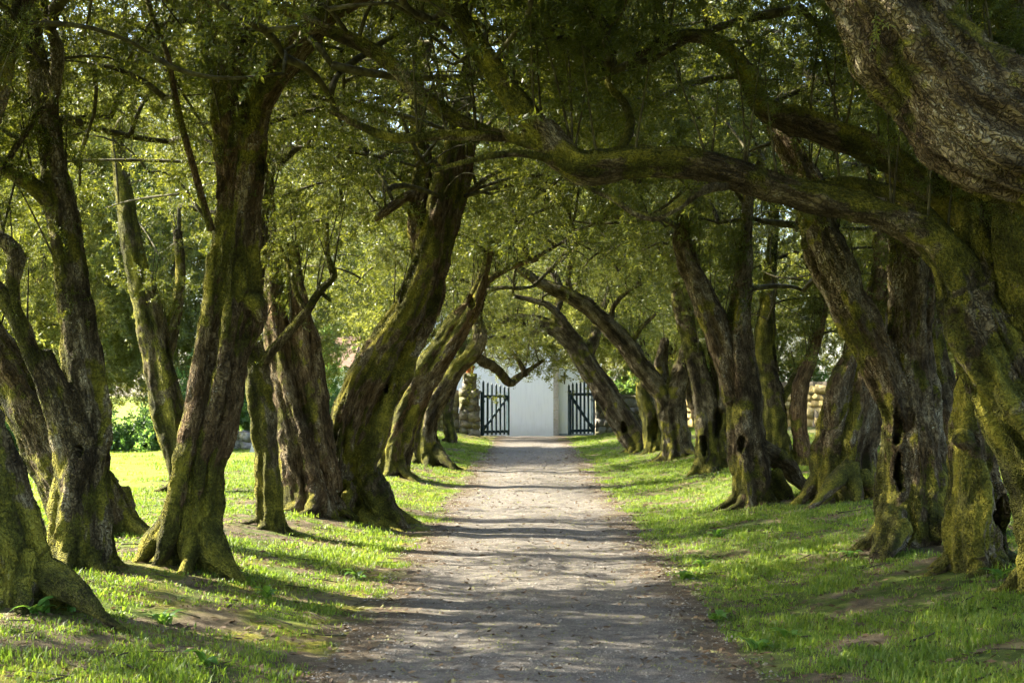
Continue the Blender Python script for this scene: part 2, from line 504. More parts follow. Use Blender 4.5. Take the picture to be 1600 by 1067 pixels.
def spray_arrays(nleaf, length, leafL, leafW, seed, curve=0.25, sub=2):
    """an olive shoot along +Z with leaves in pairs, and side shoots"""
    random.seed(seed); rg = np.random.default_rng(seed)
    V, F, LR = [], [], []
    stems = [(np.zeros(3), np.array([0, 0, 1.0]), length, nleaf)]
    for k in range(sub):
        t = rg.uniform(0.2, 0.7); a = rg.uniform(0, 6.28)
        d = norm(np.array([math.cos(a) * 0.8, math.sin(a) * 0.8, 0.75]))
        stems.append((np.array([0, 0, t * length]), d, length * rg.uniform(0.45, 0.75), int(nleaf * 0.6)))
    for (o, d, L, nl) in stems:
        bend = norm(rg.normal(size=3)) * curve
        def pt(t): return o + d * L * t + bend * L * t * t
        n = 2
        prev = None
        ex = norm(np.cross(d, [0.3, 0.8, 0.1])); ey = np.cross(d, ex)
        for i in range(n + 1):
            t = i / n; r = 0.0032 * (1 - 0.7 * t)
            b = len(V)
            for k in range(3):
                an = k * 2.094
                V.append(pt(t) + (ex * math.cos(an) + ey * math.sin(an)) * r); LR.append(0.0)
            if prev is not None:
                for k in range(3):
                    k2 = (k + 1) % 3
                    F.append((prev + k, prev + k2, b + k2)); F.append((prev + k, b + k2, b + k))
            prev = b
        for i in range(nl):
            t = 0.12 + 0.88 * (i // 2) / max(1, (nl // 2)) + rg.uniform(-0.02, 0.02)
            t = min(t, 1.0)
            an = (i % 2) * math.pi + (i // 2) * 1.57 + rg.uniform(-0.4, 0.4)
            out = ex * math.cos(an) + ey * math.sin(an)
            ld = norm(out * rg.uniform(0.6, 1.1) + d * rg.uniform(0.35, 0.9) + rg.normal(size=3) * 0.18)
            sd = norm(np.cross(ld, d + rg.normal(size=3) * 0.5))
            s = rg.uniform(0.7, 1.15)
            leaf_quads(pt(t), ld, sd, leafL * s, leafW * s, rg.uniform(-0.05, 0.2), V, F, LR)
    return np.array(V), np.array(F), np.array(LR, float)

def bunch_source(name, mat, nspray, radius, args, seed):
    """a loose bunch of several shoots in one mesh, growing about +Z"""
    rg = np.random.default_rng(seed)
    Vs, Fs, Ls, off = [], [], [], 0
    for k in range(nspray):
        V, F, L = spray_arrays(*args, seed * 13 + k)
        d = norm(rg.normal(size=3) * 0.6 + np.array([0, 0, 0.55]))
        p = rg.normal(size=3) * radius
        E = dir_to_euler(d[None], np.array([rg.uniform(0, 6.28)]))[0]
        R = np.array(Euler(E).to_matrix())
        Vs.append(V @ R.T * rg.uniform(0.75, 1.2) + p); Fs.append(F + off); Ls.append(L * 0.7 + 0.3 * rg.random()); off += len(V)
    me = np_mesh(name, np.vstack(Vs), np.vstack(Fs), mat, False)
    a = me.attributes.new('leafrand', 'FLOAT', 'POINT'); a.data.foreach_set('value', np.concatenate(Ls).astype(np.float32))
    return bpy.data.objects.new(name, me)          # not linked: only a source for scattering

def dir_to_euler(D, roll):
    """euler (XYZ) that turns +Z to D with a roll about it"""
    th = np.arccos(np.clip(D[:, 2], -1, 1)); ph = np.arctan2(D[:, 1], D[:, 0])
    # R = Rz(ph) Ry(th) Rz(roll)
    c1, s1 = np.cos(ph), np.sin(ph); c2, s2 = np.cos(th), np.sin(th); c3, s3 = np.cos(roll), np.sin(roll)
    r00 = c1 * c2 * c3 - s1 * s3; r10 = s1 * c2 * c3 + c1 * s3; r20 = -s2 * c3
    r21 = s2 * s3; r22 = c2
    ey = np.arcsin(np.clip(-r20, -1, 1)); ex = np.arctan2(r21, r22); ez = np.arctan2(r10, r00)
    return np.stack([ex, ey, ez], -1)

LEAFY = (24, 0.31, 0.050, 0.0152); LEAFY_MID = (15, 0.38, 0.068, 0.021)
G_SPRAY = scatter_group('olive_foliage', [bunch_source('olive_bunch', M_LEAF, 7, 0.15, LEAFY, 11 + k) for k in range(8)] + [bunch_source('olive_clump', M_LEAF, 28, 0.33, LEAFY, 111 + k) for k in range(6)])
G_SPRAY_MID = scatter_group('olive_foliage_mid', [bunch_source('olive_bunch', M_LEAF, 6, 0.20, LEAFY_MID, 31 + k) for k in range(8)] + [bunch_source('olive_clump', M_LEAF, 24, 0.36, LEAFY_MID, 131 + k) for k in range(6)])
G_SPRAY_BG = scatter_group('far_foliage', [bunch_source('far_bunch', M_LEAF_BG, 8, 0.25, (16, 0.42, 0.10, 0.032), 41 + k) for k in range(8)] + [bunch_source('far_clump', M_LEAF_BG, 40, 0.46, (16, 0.42, 0.10, 0.032), 141 + k) for k in range(6)])
G_BUSH = scatter_group('bush_foliage', [bunch_source('bush_bunch', M_BUSH, 6, 0.16, (14, 0.30, 0.09, 0.045), 61 + k) for k in range(5)])

# ------------------------------------------------------------------ trunks
def catmull(C, step):
    """dense samples along control rows (x,y,z,r)"""
    C = np.array(C, float)
    if len(C) == 2: C = np.array([C[0], (C[0] + C[1]) / 2, C[1]])
    P = np.vstack([2 * C[0] - C[1], C, 2 * C[-1] - C[-2]])
    out = []
    for i in range(1, len(P) - 2):
        L = np.linalg.norm(P[i + 1, :3] - P[i, :3]); n = max(2, int(L / step))
        t = np.linspace(0, 1, n, endpoint=False)[:, None]
        a, b, c, d = P[i - 1], P[i], P[i + 1], P[i + 2]
        out.append(0.5 * ((2 * b) + (-a + c) * t + (2 * a - 5 * b + 4 * c - d) * t ** 2 + (-a + 3 * b - 3 * c + d) * t ** 3))
    out.append(C[-1:])
    S = np.vstack(out)
    S[:, 3] = np.clip(S[:, 3], C[:, 3].min() * 0.8, C[:, 3].max() * 1.1)
    return S

def frames(S):
    T = norm(np.gradient(S[:, :3], axis=0))
    U = np.zeros_like(T); u = norm(np.cross(T[0], [0.12, 1.0, 0.05]))
    for i in range(len(T)):
        u = u - T[i] * np.dot(u, T[i]); u = u / (np.linalg.norm(u) + 1e-9); U[i] = u
    return T, U, np.cross(T, U)

def tube(S, seg, lobes=0.0, seed=0, wob=0.0, rough=0.0):
    rg = np.random.default_rng(seed)
    T, U, W = frames(S)
    s = np.concatenate([[0], np.cumsum(np.linalg.norm(np.diff(S[:, :3], axis=0), axis=1))])
    th = np.linspace(0, 2 * math.pi, seg, endpoint=False)
    R = np.repeat(S[:, 3][:, None], seg, 1)
    A = np.zeros_like(R)
    if lobes > 0:
        tw = rg.uniform(-0.9, 0.9)
        for k, amp in ((2, 0.35), (3, 0.45), (5, 0.40), (7, 0.28)):
            ph = rg.uniform(0, 6.28); w = tw * k * 0.35 + rg.uniform(-0.3, 0.3)
            A += amp * np.cos(k * th[None, :] + ph + w * s[:, None] + 0.6 * np.sin(s[:, None] * rg.uniform(0.8, 2.0) + ph))
        nf = rg.integers(2, 5)
        for k in range(nf):     # deep folds running along the trunk
            c = rg.uniform(0, 6.28) + tw * s * 0.6 + 0.3 * np.sin(s * rg.uniform(1, 2.5) + k)
            d = np.angle(np.exp(1j * (th[None, :] - c[:, None])))
            A -= 1.7 * np.exp(-(d / 0.15) ** 2) * (0.55 + 0.45 * np.sin(s * rg.uniform(0.8, 2) + k))[:, None]
        R = R * (1 + lobes * A)
    ring = np.cos(th)[None, :, None] * U[:, None, :] + np.sin(th)[None, :, None] * W[:, None, :]
    V = S[:, None, :3] + ring * R[..., None]
    if rough > 0:
        p = V.reshape(-1, 3)
        R = R * (1 + rough * vnoise(p * (0.55 / np.maximum(S[:, 3].mean(), 0.03)) + seed * 3.3).reshape(R.shape))
        V = S[:, None, :3] + ring * R[..., None]
    n = len(S)
    idx = np.arange(n * seg).reshape(n, seg)
    a, b = idx[:-1], idx[1:]
    F = np.stack([a, np.roll(a, -1, 1), np.roll(b, -1, 1), b], -1).reshape(-1, 4)
    V = V.reshape(-1, 3)
    c0, c1 = len(V), len(V) + 1
    V = np.vstack([V, S[:1, :3] - T[:1] * S[0, 3] * 0.3, S[-1:, :3] + T[-1:] * S[-1, 3] * 0.5])
    k = np.arange(seg); k2 = (k + 1) % seg
    cap0 = np.stack([idx[0][k2], idx[0][k], np.full(seg, c0), np.full(seg, c0)], -1)
    cap1 = np.stack([idx[-1][k], idx[-1][k2], np.full(seg, c1), np.full(seg, c1)], -1)
    return V, F, np.vstack([cap0[:, :3], cap1[:, :3]])

def tri(F4): return np.vstack([F4[:, [0, 1, 2]], F4[:, [0, 2, 3]]])

def join_tubes(parts):
    Vs, Fs, off = [], [], 0
    for V, F4, F3 in parts:
        Vs.append(V); Fs.append(tri(F4) + off); Fs.append(F3 + off); off += len(V)
    return np.vstack(Vs), np.vstack(Fs)

def voxel(V, F, size):
    me = np_mesh('tmp_trunk', V, F, None, False)
    o = bpy.data.objects.new('tmp_trunk', me); COL.objects.link(o)
    m = o.modifiers.new('r', 'REMESH'); m.mode = 'VOXEL'; m.voxel_size = size
    dg = bpy.context.evaluated_depsgraph_get(); dg.update()
    ev = o.evaluated_get(dg); em = ev.to_mesh()
    n = len(em.vertices); co = np.empty(n * 3, np.float32); em.vertices.foreach_get('co', co)
    nl = len(em.loops); li = np.empty(nl, np.int32); em.loops.foreach_get('vertex_index', li)
    npoly = len(em.polygons); lt = np.empty(npoly, np.int32); em.polygons.foreach_get('loop_total', lt)
    ev.to_mesh_clear()
    bpy.data.objects.remove(o, do_unlink=True); bpy.data.meshes.remove(me)
    assert (lt == 4).all()
    return co.reshape(-1, 3).astype(float), li.reshape(-1, 4)

def vnormals(V, F):
    n = np.cross(V[F[:, 2]] - V[F[:, 0]], V[F[:, 3]] - V[F[:, 1]])
    N = np.zeros_like(V)
    for k in range(4): np.add.at(N, F[:, k], n)
    return norm(N)

def relax(V, F, it=1, lam=0.5):
    E = np.vstack([F[:, [0, 1]], F[:, [1, 2]], F[:, [2, 3]], F[:, [3, 0]]])
    for _ in range(it):
        A = np.zeros_like(V); c = np.zeros(len(V))
        np.add.at(A, E[:, 0], V[E[:, 1]]); np.add.at(c, E[:, 0], 1)
        V = V + lam * (A / np.maximum(c, 1)[:, None] - V)
    return V

CAMP = np.array([0, 0, EYE])
def to_px(V):
    d = (V - CAMP) @ CAM_R
    return CX + FPX * d[:, 0] / -d[:, 2], CY - FPX * d[:, 1] / -d[:, 2]

def set_bark_attrs(me, B, V, tone):
    """bark coordinates, and per point: moss cover, brown share, coarse mottling"""
    a = me.attributes.new('bark', 'FLOAT_VECTOR', 'POINT'); a.data.foreach_set('vector', np.ascontiguousarray(B, np.float32).ravel())
    mn = vnoise(V * 1.9 + 3.3) * 0.5 + vnoise(V * 5.1 + 9.1) * 0.3 + vnoise(V * 12.0) * 0.2
    low = 0.28 * (1 - sstep(0.3, 1.7, V[:, 2]))
    t = np.ones((len(B), 4), np.float32)
    t[:, 0] = np.clip(tone[0] + mn * 1.0 + low, 0, 1)
    br = vnoise(V * 1.3 + 21.0)
    t[:, 1] = np.clip(tone[1] * (1 + 1.4 * br), 0, 1)
    t[:, 2] = np.clip(0.5 + 0.55 * vnoise(B * np.array([8, 8, 1.7]) + 5) + 0.25 * vnoise(V * 9.0), 0, 1)
    a = me.attributes.new('tone', 'FLOAT_COLOR', 'POINT'); a.data.foreach_set('color', t.ravel())

TREE_BASES = []      # (x, y, r) for the grass
TREE_NODES = {}      # skeleton nodes for the crowns

def build_tree(label, base, trunk, limbs=(), thin=(), hollows=(), roots=7, tone=(0.5, 0.2, 0.5), vox=None,
               lobes=0.13, seed=1, group='old olive trees of the avenue', dY=0.0, name='olive_tree', root_px=(), Y=None, rootlen=1.0, rs=0.87):
    """chains are rows of photo pixels (x, y, half width[, depth shift]); the tree stands where its foot meets the ground"""
    rg = np.random.default_rng(seed * 101 + 3)
    if Y is None: Y = ground_hit(*base) + dY
    r0 = trunk[0][2] * Y / FPX * 0.80
    Yc = Y + r0 * 0.7
    def chain(rows, tip_shift=0.0):
        out = []
        for k, row in enumerate(rows):
            yy = Yc + (row[3] if len(row) > 3 else 0.0)
            p = at(row[0], row[1], yy)
            out.append([*p, row[2] * yy / FPX * rs])
        return out
    root_e = empty(name, (0, 0, 0), label, 'tree', group)
    tr = chain(trunk)
    bx, by = tr[0][0], tr[0][1]
    g0 = gh(bx, by)
    tr[0][2] = min(tr[0][2], g0 + 0.10)
    tr[0][3] *= 0.92
    tr.insert(0, [bx, by, g0 - 0.25, tr[0][3] * 1.02])
    root_e.location = (bx, by, g0)
    bpy.context.view_layer.update()
    TREE_BASES.append((bx, by, r0))
    if vox is None: vox = 0.018 if Y < 14 else 0.021 if Y < 19 else 0.026 if Y < 27 else 0.034
    chains = [(0, catmull(tr, 0.03))]
    for k, l in enumerate(limbs): chains.append((k + 1, catmull(chain(l), 0.03)))
    for l in root_px:
        c = chain(l)
        e = c[-1]
        if e[2] - gh(e[0], e[1]) < 0.75:
            for k, w in ((-1, 0.0), (-2, 0.45)):
                ge = gh(c[k][0], c[k][1]) - (0.07 if k == -1 else 0.0)
                c[k][2] = ge + max(0.0, c[k][2] - ge) * w
            c[-1][3] *= 0.3; c[-2][3] *= 0.7
        chains.append((0, catmull(c, 0.03)))
    parts = []
    for j, (gid, S) in enumerate(chains):
        big = S[:, 3].max() > 0.12
        S[:, 3] = np.maximum(S[:, 3], vox * 1.3)
        parts.append(tube(S, 52 if big else 20, lobes * (1.4 if j == 0 else 0.9) if big else 0.0, seed * 17 + j, rough=0.16))
    # surface roots
    a0 = rg.uniform(0, 6.28)
    for k in range(roots):
        a = a0 + k * 6.283 / roots + rg.uniform(-0.25, 0.25)
        L = r0 * rg.uniform(1.2, 3.2) * rootlen
        bend = rg.uniform(-0.9, 0.9)
        rows = []; rk = rg.uniform(0.20, 0.36)
        h0 = rg.uniform(0.5, 1.7) * r0
        for t in (0, 0.25, 0.5, 0.75, 1.0):
            rr = r0 * 0.55 + (L + r0 * 0.3) * t ** 1.2
            aa = a + bend * t * t
            x, y = bx + math.cos(aa) * rr, by + math.sin(aa) * rr
            z = gh(x, y) + h0 * (1 - t) ** 3.0 * 0.9 - 0.02 - 0.10 * t ** 3
            rows.append([x, y, z, r0 * (rk * (1 - t) ** 1.2 + 0.05)])
        S = catmull(rows, 0.03); S[:, 3] = np.maximum(S[:, 3], vox * 1.3)
        chains.append((0, S)); parts.append(tube(S, 18, 0.0, seed * 31 + k, rough=0.38))
    V, F = join_tubes(parts)
    V, F = voxel(V, F, vox)
    V = relax(V, F, 1, 0.5)
    # nearest point on the skeleton
    SK, SU, SW, SS, SG, ST = [], [], [], [], [], []
    for gid, S in chains:
        T, U, W = frames(S)
        s = np.concatenate([[0], np.cumsum(np.linalg.norm(np.diff(S[:, :3], axis=0), axis=1))])
        st = slice(None, None, 2)
        SK.append(S[st]); SU.append(U[st]); SW.append(W[st]); SS.append(s[st] + gid * 3.7); SG.append(np.full(len(S[st]), gid)); ST.append(T[st])
    SK = np.vstack(SK); SU = np.vstack(SU); SW = np.vstack(SW); SS = np.concatenate(SS); SG = np.concatenate(SG); ST = np.vstack(ST)
    near = np.empty(len(V), np.int64)
    kk = SK.astype(np.float32)
    for i in range(0, len(V), 4000):
        v = V[i:i + 4000].astype(np.float32)
        d2 = (v ** 2).sum(1)[:, None] + (kk[:, :3] ** 2).sum(1)[None] - 2 * v @ kk[:, :3].T
        near[i:i + 4000] = np.argmin(np.sqrt(np.maximum(d2, 0)) - kk[None, :, 3] * 0.9, axis=1)
    rel = V - SK[near, :3]
    B = np.stack([(rel * SU[near]).sum(1), (rel * SW[near]).sum(1), SS[near] + (rel * ST[near]).sum(1)], -1)
    ang = norm(B[:, :2]) * SK[near, 3][:, None]
    BB = np.stack([ang[:, 0], ang[:, 1], B[:, 2]], -1)
    N = vnormals(V, F)
    rr = np.clip(SK[near, 3], 0.03, 0.35)
    q = BB + seed * 5.1
    warp = np.stack([vnoise(q * 4.0 + 1.7), vnoise(q * 4.0 + 8.9), vnoise(q * 2.0 + 4.4)], -1) * np.array([0.028, 0.028, 0.2])
    ridge = 1 - np.abs(vnoise((q + warp) * np.array([9, 9, 1.1]))) * 3
    ridge2 = 1 - np.abs(vnoise((q + warp) * np.array([21, 21, 3.0]) + 50)) * 3
    lump = vnoise(V * 3.2 + seed) * 0.6 + vnoise(V * 7.5 + seed) * 0.4
    amp = np.clip(rr / 0.2, 0.25, 1.0)
    D = amp * (0.021 * ridge + 0.012 * ridge2 + 0.030 * lump) * (1.35 if Y < 9.5 else 1.0)
    V = V + N * D[:, None]
    if hollows:
        X, Yp = to_px(V)
        facing = (N * norm(CAMP - V)).sum(1) > 0.15
        for (hx, hy, rx, ry) in hollows:
            e = ((X - hx - 0.25 * rx * np.sin((Yp - hy) / ry * 2.3 + hx)) / rx) ** 2 + ((Yp - hy) / ry) ** 2
            e = e * (1 + 0.7 * vnoise(V * 14.0 + hx))
            f = np.clip(1 - e, 0, 1)
            fr = np.exp(-((np.sqrt(np.maximum(e, 0)) - 1.2) / 0.35) ** 2)
            dep = np.minimum(0.9 * SK[near, 3], 0.20)
            V = V + np.where(facing, dep * sstep(0, 0.5, f), 0)[:, None] * np.array([0.15, 1.0, -0.05]) + N * np.where(facing, 0.012 * fr, 0)[:, None]
    N = vnormals(V, F)
    VG = SG[near]; FG = VG[F[:, 0]]
    for gid in range(len(limbs) + 1):
        Fk = F[FG == gid]
        if len(Fk) == 0: continue
        used = np.unique(Fk); rm = np.full(len(V), -1); rm[used] = np.arange(len(used))
        nm = 'trunk' if gid == 0 else 'limb'
        me = np_mesh(nm, V[used], rm[Fk], M_BARK)
        set_bark_attrs(me, BB[used] + seed * 2.3, V[used], tone)
        me.normals_split_custom_set_from_vertices([tuple(n) for n in N[used]])
        link(bpy.data.objects.new(nm, me), root_e)
    nodes = [S[::8] for gid, S in chains[:1 + len(limbs)]]
    for l in thin:
        S = catmull(chain(l), 0.05); nodes.append(S[::4])
        V, F4, F3 = tube(S, 9, 0.0, seed, rough=0.18)
        F = np.vstack([tri(F4), F3])
        me = np_mesh('branch', V, F, M_BARK)
        set_bark_attrs(me, V, V, (tone[0] + 0.1, tone[1], tone[2]))
        link(bpy.data.objects.new('branch', me), root_e)
    TREE_NODES[root_e.name] = np.vstack(nodes)
    return root_e

# ------------------------------------------------------------------ the avenue: left row, near to far
AV_L, AV_R, BACK = 'olive trees of the left row', 'olive trees of the right row', 'trees beyond the avenue'
T = {}
T['L0'] = build_tree('leaning mossy olive at the left edge with one long root toward the path', (45, 950),
    [(22, 950, 78), (8, 860, 72), (-14, 770, 64), (-42, 680, 55), (-75, 560, 46), (-120, 430, 42), (-150, 300, 38), (-160, 150, 34)],
    root_px=[[(60, 890, 34), (110, 920, 24, -.2), (165, 945, 14, -.4), (230, 965, 8, -.4)]],
    limbs=[[(-120, 420, 26), (-60, 300, 22), (-20, 190, 20, .1), (20, 60, 18, .2), (60, -80, 15, .3)]], 
    tone=(0.78, 0.15, 0.3), seed=1, group=AV_L, lobes=0.10)
T['L1'] = build_tree('dark upright olive with a pale bare forked limb reaching out to the left edge', (125, 890),
    [(125, 888, 58), (128, 800, 47), (130, 720, 42), (134, 640, 35), (128, 560, 32), (115, 460, 28), (102, 370, 27), (88, 290, 24), (75, 200, 21), (60, 110, 20), (45, 30, 20), (35, -70, 19)],
    limbs=[[(112, 735, 27, -.05), (95, 665, 22, -.12), (72, 602, 18, -.2), (48, 550, 16, -.25), (32, 510, 17, -.3), (8, 468, 17, -.3), (-40, 425, 16, -.3)],
           [(96, 335, 19), (52, 292, 15, -.1), (10, 265, 14, -.2), (-50, 238, 13, -.3)],
           [(78, 190, 12), (86, 130, 12, -.1), (90, 80, 12, -.15), (74, 30, 10, -.2), (60, -40, 8, -.2)],
           [(136, 690, 18, -.1), (110, 630, 13, -.15), (88, 585, 11, -.2), (72, 548, 9, -.2)]],
    thin=[[(-15, 295, 5, -.4), (25, 230, 6, -.3), (55, 185, 6, -.25), (82, 150, 6, -.2), (70, 108, 5, -.3), (40, 68, 4, -.35), (5, 25, 4, -.4)],
          [(30, 505, 7, -.35), (20, 440, 13, -.3), (28, 405, 16, -.3), (10, 380, 14, -.3), (-20, 360, 12, -.3)]],
    hollows=[(122, 702, 5, 8)], tone=(0.62, 0.05, 0.4), seed=2, group=AV_L)
T['L1b'] = build_tree('thick grooved olive leaning hard left behind the pale forked limb', (150, 838),
    [(155, 838, 62), (118, 775, 52), (78, 705, 45), (40, 635, 42), (2, 570, 40), (-45, 490, 36), (-90, 400, 30)],
    root_px=[[(110, 725, 34), (152, 765, 38, -.05), (185, 812, 34, -.1), (210, 862, 18, -.15)]],
    tone=(0.55, 0.2, 0.6), seed=3, group=AV_L)
T['L2'] = build_tree('tall fluted olive with sunlit moss down its left flank and a weathered bare limb', (318, 893),
    [(308, 890, 52), (302, 842, 46), (313, 740, 39), (327, 680, 37), (342, 620, 36), (353, 550, 39), (364, 485, 44), (366, 430, 40), (373, 345, 34), (383, 260, 31), (392, 190, 26)],
    limbs=[[(388, 235, 27), (396, 180, 26), (412, 145, 24, -.05), (442, 105, 22, -.1), (476, 60, 22, -.15), (508, 24, 18, -.2), (548, 2, 15, -.2), (610, -30, 12, -.2)],
           [(366, 320, 20), (353, 235, 19), (349, 172, 20), (365, 112, 17), (386, 50, 16), (400, -20, 14)],
           [(356, 180, 14, .1), (337, 105, 15, .15), (323, 42, 14, .2), (314, -30, 13, .2)]],
    root_px=[[(334, 400, 12, -.05), (326, 490, 14, -.1), (314, 570, 15, -.12), (303, 640, 15, -.14), (282, 735, 17, -.16), (260, 805, 19, -.2), (236, 862, 15, -.2)],
             [(362, 470, 20, -.05), (398, 474, 18, -.08), (410, 500, 9, -.08)],
             [(270, 815, 22, -.1), (235, 822, 22, -.1), (208, 850, 18, -.1)],
             [(318, 815, 26, -.05), (340, 860, 22, -.15), (368, 890, 15, -.25), (400, 912, 9, -.3)]],
    thin=[[(330, 360, 7, -.1), (300, 255, 6, -.2), (276, 165, 6, -.25), (262, 90, 5, -.3), (236, 20, 5, -.3), (222, -30, 4, -.3)]],
    hollows=[(383, 175, 5, 22), (408, 258, 4, 12)], tone=(0.60, 0.45, 0.5), seed=4, group=AV_L, lobes=0.18, rs=0.93)
T['L2b'] = build_tree('dark slanting olive trunk half hidden behind the tall fluted one', (300, 770),
    [(300, 770, 34), (285, 710, 31), (266, 650, 29), (250, 580, 26), (235, 500, 24), (215, 420, 20), (200, 350, 16), (190, 280, 13), (180, 200, 11)],
    limbs=[[(255, 570, 14), (274, 490, 11, .1), (282, 430, 9, .15), (278, 360, 8, .2)]],
    tone=(0.70, 0.05, 0.2), seed=5, group=AV_L)
T['L3'] = build_tree('slim mossy olive with one crooked dark branch arching to the right', (425, 828),
    [(425, 828, 27), (420, 760, 23), (415, 690, 22), (406, 620, 22), (396, 560, 19), (392, 500, 16), (400, 420, 14), (410, 340, 12), (405, 250, 10)],
    thin=[[(404, 585, 9), (420, 555, 9, -.1), (450, 520, 9, -.15), (480, 485, 8, -.2), (500, 455, 7, -.2), (522, 430, 6, -.25), (512, 400, 5, -.25), (510, 350, 4, -.2)],
          [(480, 488, 6, -.2), (464, 460, 5, -.2), (452, 420, 4, -.15), (438, 385, 3, -.1)], [(500, 455, 4, -.2), (516, 470, 3, -.2)]],
    tone=(0.72, 0.0, 0.7), seed=6, group=AV_L, roots=6)
T['L4'] = build_tree('grey furrowed olive with a second broken brown stem beside it', (492, 806),
    [(490, 804, 50), (478, 740, 41), (465, 680, 34), (450, 620, 29), (438, 560, 24), (430, 500, 20), (425, 440, 17), (420, 360, 15), (415, 270, 12)],
    limbs=[[(512, 770, 26), (500, 690, 23), (489, 610, 24), (479, 545, 24), (470, 490, 19), (462, 440, 14), (458, 380, 10)]],
    tone=(0.34, 0.35, 0.1), seed=7, group=AV_L)
T['L5'] = build_tree('massive many-ribbed olive leaning over the path, yellow moss on its upper stub', (582, 818),
    [(562, 817, 54), (553, 750, 43), (556, 690, 44), (577, 625, 46), (612, 550, 42), (645, 490, 37), (667, 430, 32), (682, 370, 28), (692, 310, 24), (703, 250, 20), (716, 190, 17), (735, 120, 15), (760, 40, 12)],
    limbs=[[(532, 750, 22, -.1), (530, 685, 21, -.15), (547, 622, 21, -.15), (578, 560, 22, -.12), (614, 513, 24, -.08), (645, 470, 24)],
           [(664, 430, 19, .1), (653, 360, 17, .1), (656, 300, 16, .1), (663, 240, 13, .1), (652, 190, 11, .1), (655, 140, 9, .1), (670, 70, 7, .1)],
           [(656, 296, 10, .1), (632, 309, 9, 0), (606, 328, 9, -.1), (586, 344, 6, -.1)],
           [(690, 400, 17, .1), (713, 320, 15, .15), (728, 260, 13, .15), (736, 190, 10, .15)]],
    root_px=[[(580, 770, 30, -.1), (612, 797, 28, -.2), (648, 826, 14, -.2)], [(575, 740, 22, .1), (610, 775, 18, .2), (628, 800, 12, .3)]],
    hollows=[(603, 606, 3.5, 8)], tone=(0.66, 0.35, 0.8), seed=8, group=AV_L, lobes=0.17)
T['L6'] = build_tree('olive trunk slanting right to a hollow broken fork', (614, 742),
    [(613, 742, 32), (620, 690, 30), (642, 630, 28), (676, 570, 26), (706, 525, 24), (731, 490, 20), (746, 458, 14), (757, 425, 9), (765, 390, 7)],
    thin=[[(735, 485, 10), (752, 450, 8, .2), (775, 430, 6, .3), (805, 415, 5, .4), (840, 405, 4, .5)]],
    hollows=[(736, 470, 5, 11)], tone=(0.55, 0.45, 0.3), seed=9, group=AV_L)
T['L7'] = build_tree('knotty grey olive leaning right with a dark V of drooping limbs before the gate', (668, 728),
    [(668, 727, 30), (662, 690, 24), (667, 650, 20), (686, 616, 17), (702, 591, 14), (715, 574, 13), (735, 556, 13), (748, 530, 12), (746, 500, 9), (752, 470, 7), (765, 440, 5)],
    thin=[[(742, 555, 9), (758, 566, 9.5, .3), (770, 572, 9, .6), (782, 583, 8.5, .9), (796, 598, 8, 1.2), (808, 591, 7.5, 1.3), (820, 582, 5, 1.4), (834, 573, 4, 1.5), (848, 563, 3, 1.6)],
          [(822, 588, 5, 1.4), (816, 574, 5, 1.4), (808, 560, 4, 1.4), (800, 550, 3, 1.4)]],
    root_px=[[(676, 702, 13), (692, 714, 11, -.3), (708, 724, 8, -.5), (722, 732, 5, -.6)]],
    tone=(0.45, 0.05, 0.6), seed=10, group=AV_L)
T['L8'] = build_tree('slender olive stem just before the stone wall by the gate', (706, 693),
    [(706, 693, 12), (700, 650, 9), (705, 610, 8), (716, 575, 7), (725, 530, 6)], tone=(0.5, 0.5, 0.2), seed=11, group=AV_L, roots=5, lobes=0.05)

# ------------------------------------------------------------------ right row, far to near
T['R1'] = build_tree('olive leaning far left over the path, its forked arch framing the gate', (1003, 704),
    [(1003, 704, 25), (985, 675, 23), (962, 640, 21), (940, 605, 19), (920, 575, 17.5), (902, 545, 16), (880, 522, 14), (855, 508, 12), (830, 500, 9.5), (800, 497, 7), (778, 503, 5), (764, 514, 3)],
    limbs=[[(862, 513, 9), (832, 518, 7.5), (803, 526, 6), (782, 522, 5), (762, 508, 4)],
           [(872, 516, 9), (868, 490, 8), (876, 465, 7), (872, 440, 6), (858, 418, 5)],
           [(914, 562, 11), (926, 535, 11, .2), (932, 514, 10, .4), (938, 490, 8, .6), (950, 460, 6, .8)],
           [(908, 540, 9), (890, 516, 8, -.2), (876, 497, 7, -.3), (858, 478, 6, -.3), (835, 470, 5, -.3), (800, 462, 4, -.3)]],
    hollows=[(975, 668, 5, 9)], tone=(0.36, 0.05, 0.3), seed=12, group=AV_R, lobes=0.08)
T['R2b'] = build_tree('short hollow mossy stump between two leaning olives', (1022, 706),
    [(1022, 706, 20), (1018, 660, 17), (1008, 628, 13), (1002, 600, 9)], hollows=[(1022, 670, 7, 22)], tone=(0.8, 0.0, 0.9), seed=13, group=AV_R, roots=5)
T['R2'] = build_tree('stout olive with one long limb arching left across the avenue', (1058, 716),
    [(1057, 716, 28), (1054, 680, 25), (1049, 645, 24), (1054, 610, 18), (1066, 575, 13), (1076, 530, 10), (1085, 460, 8)],
    limbs=[[(1046, 650, 19), (1036, 618, 18), (1018, 594, 17), (995, 563, 17), (970, 530, 16), (945, 505, 15), (915, 478, 13), (885, 460, 12), (850, 445, 10), (825, 430, 8), (798, 408, 6)],
           [(1042, 610, 12, .2), (1033, 572, 11, .3), (1040, 530, 8, .3)]],
    thin=[[(893, 462, 6), (888, 435, 5), (896, 400, 5), (906, 365, 4)], [(955, 510, 6), (957, 482, 5), (975, 460, 4), (1003, 443, 3)], [(985, 545, 4), (1000, 515, 4), (1025, 490, 3)]],
    tone=(0.33, 0.0, 0.5), seed=14, group=AV_R, lobes=0.09)
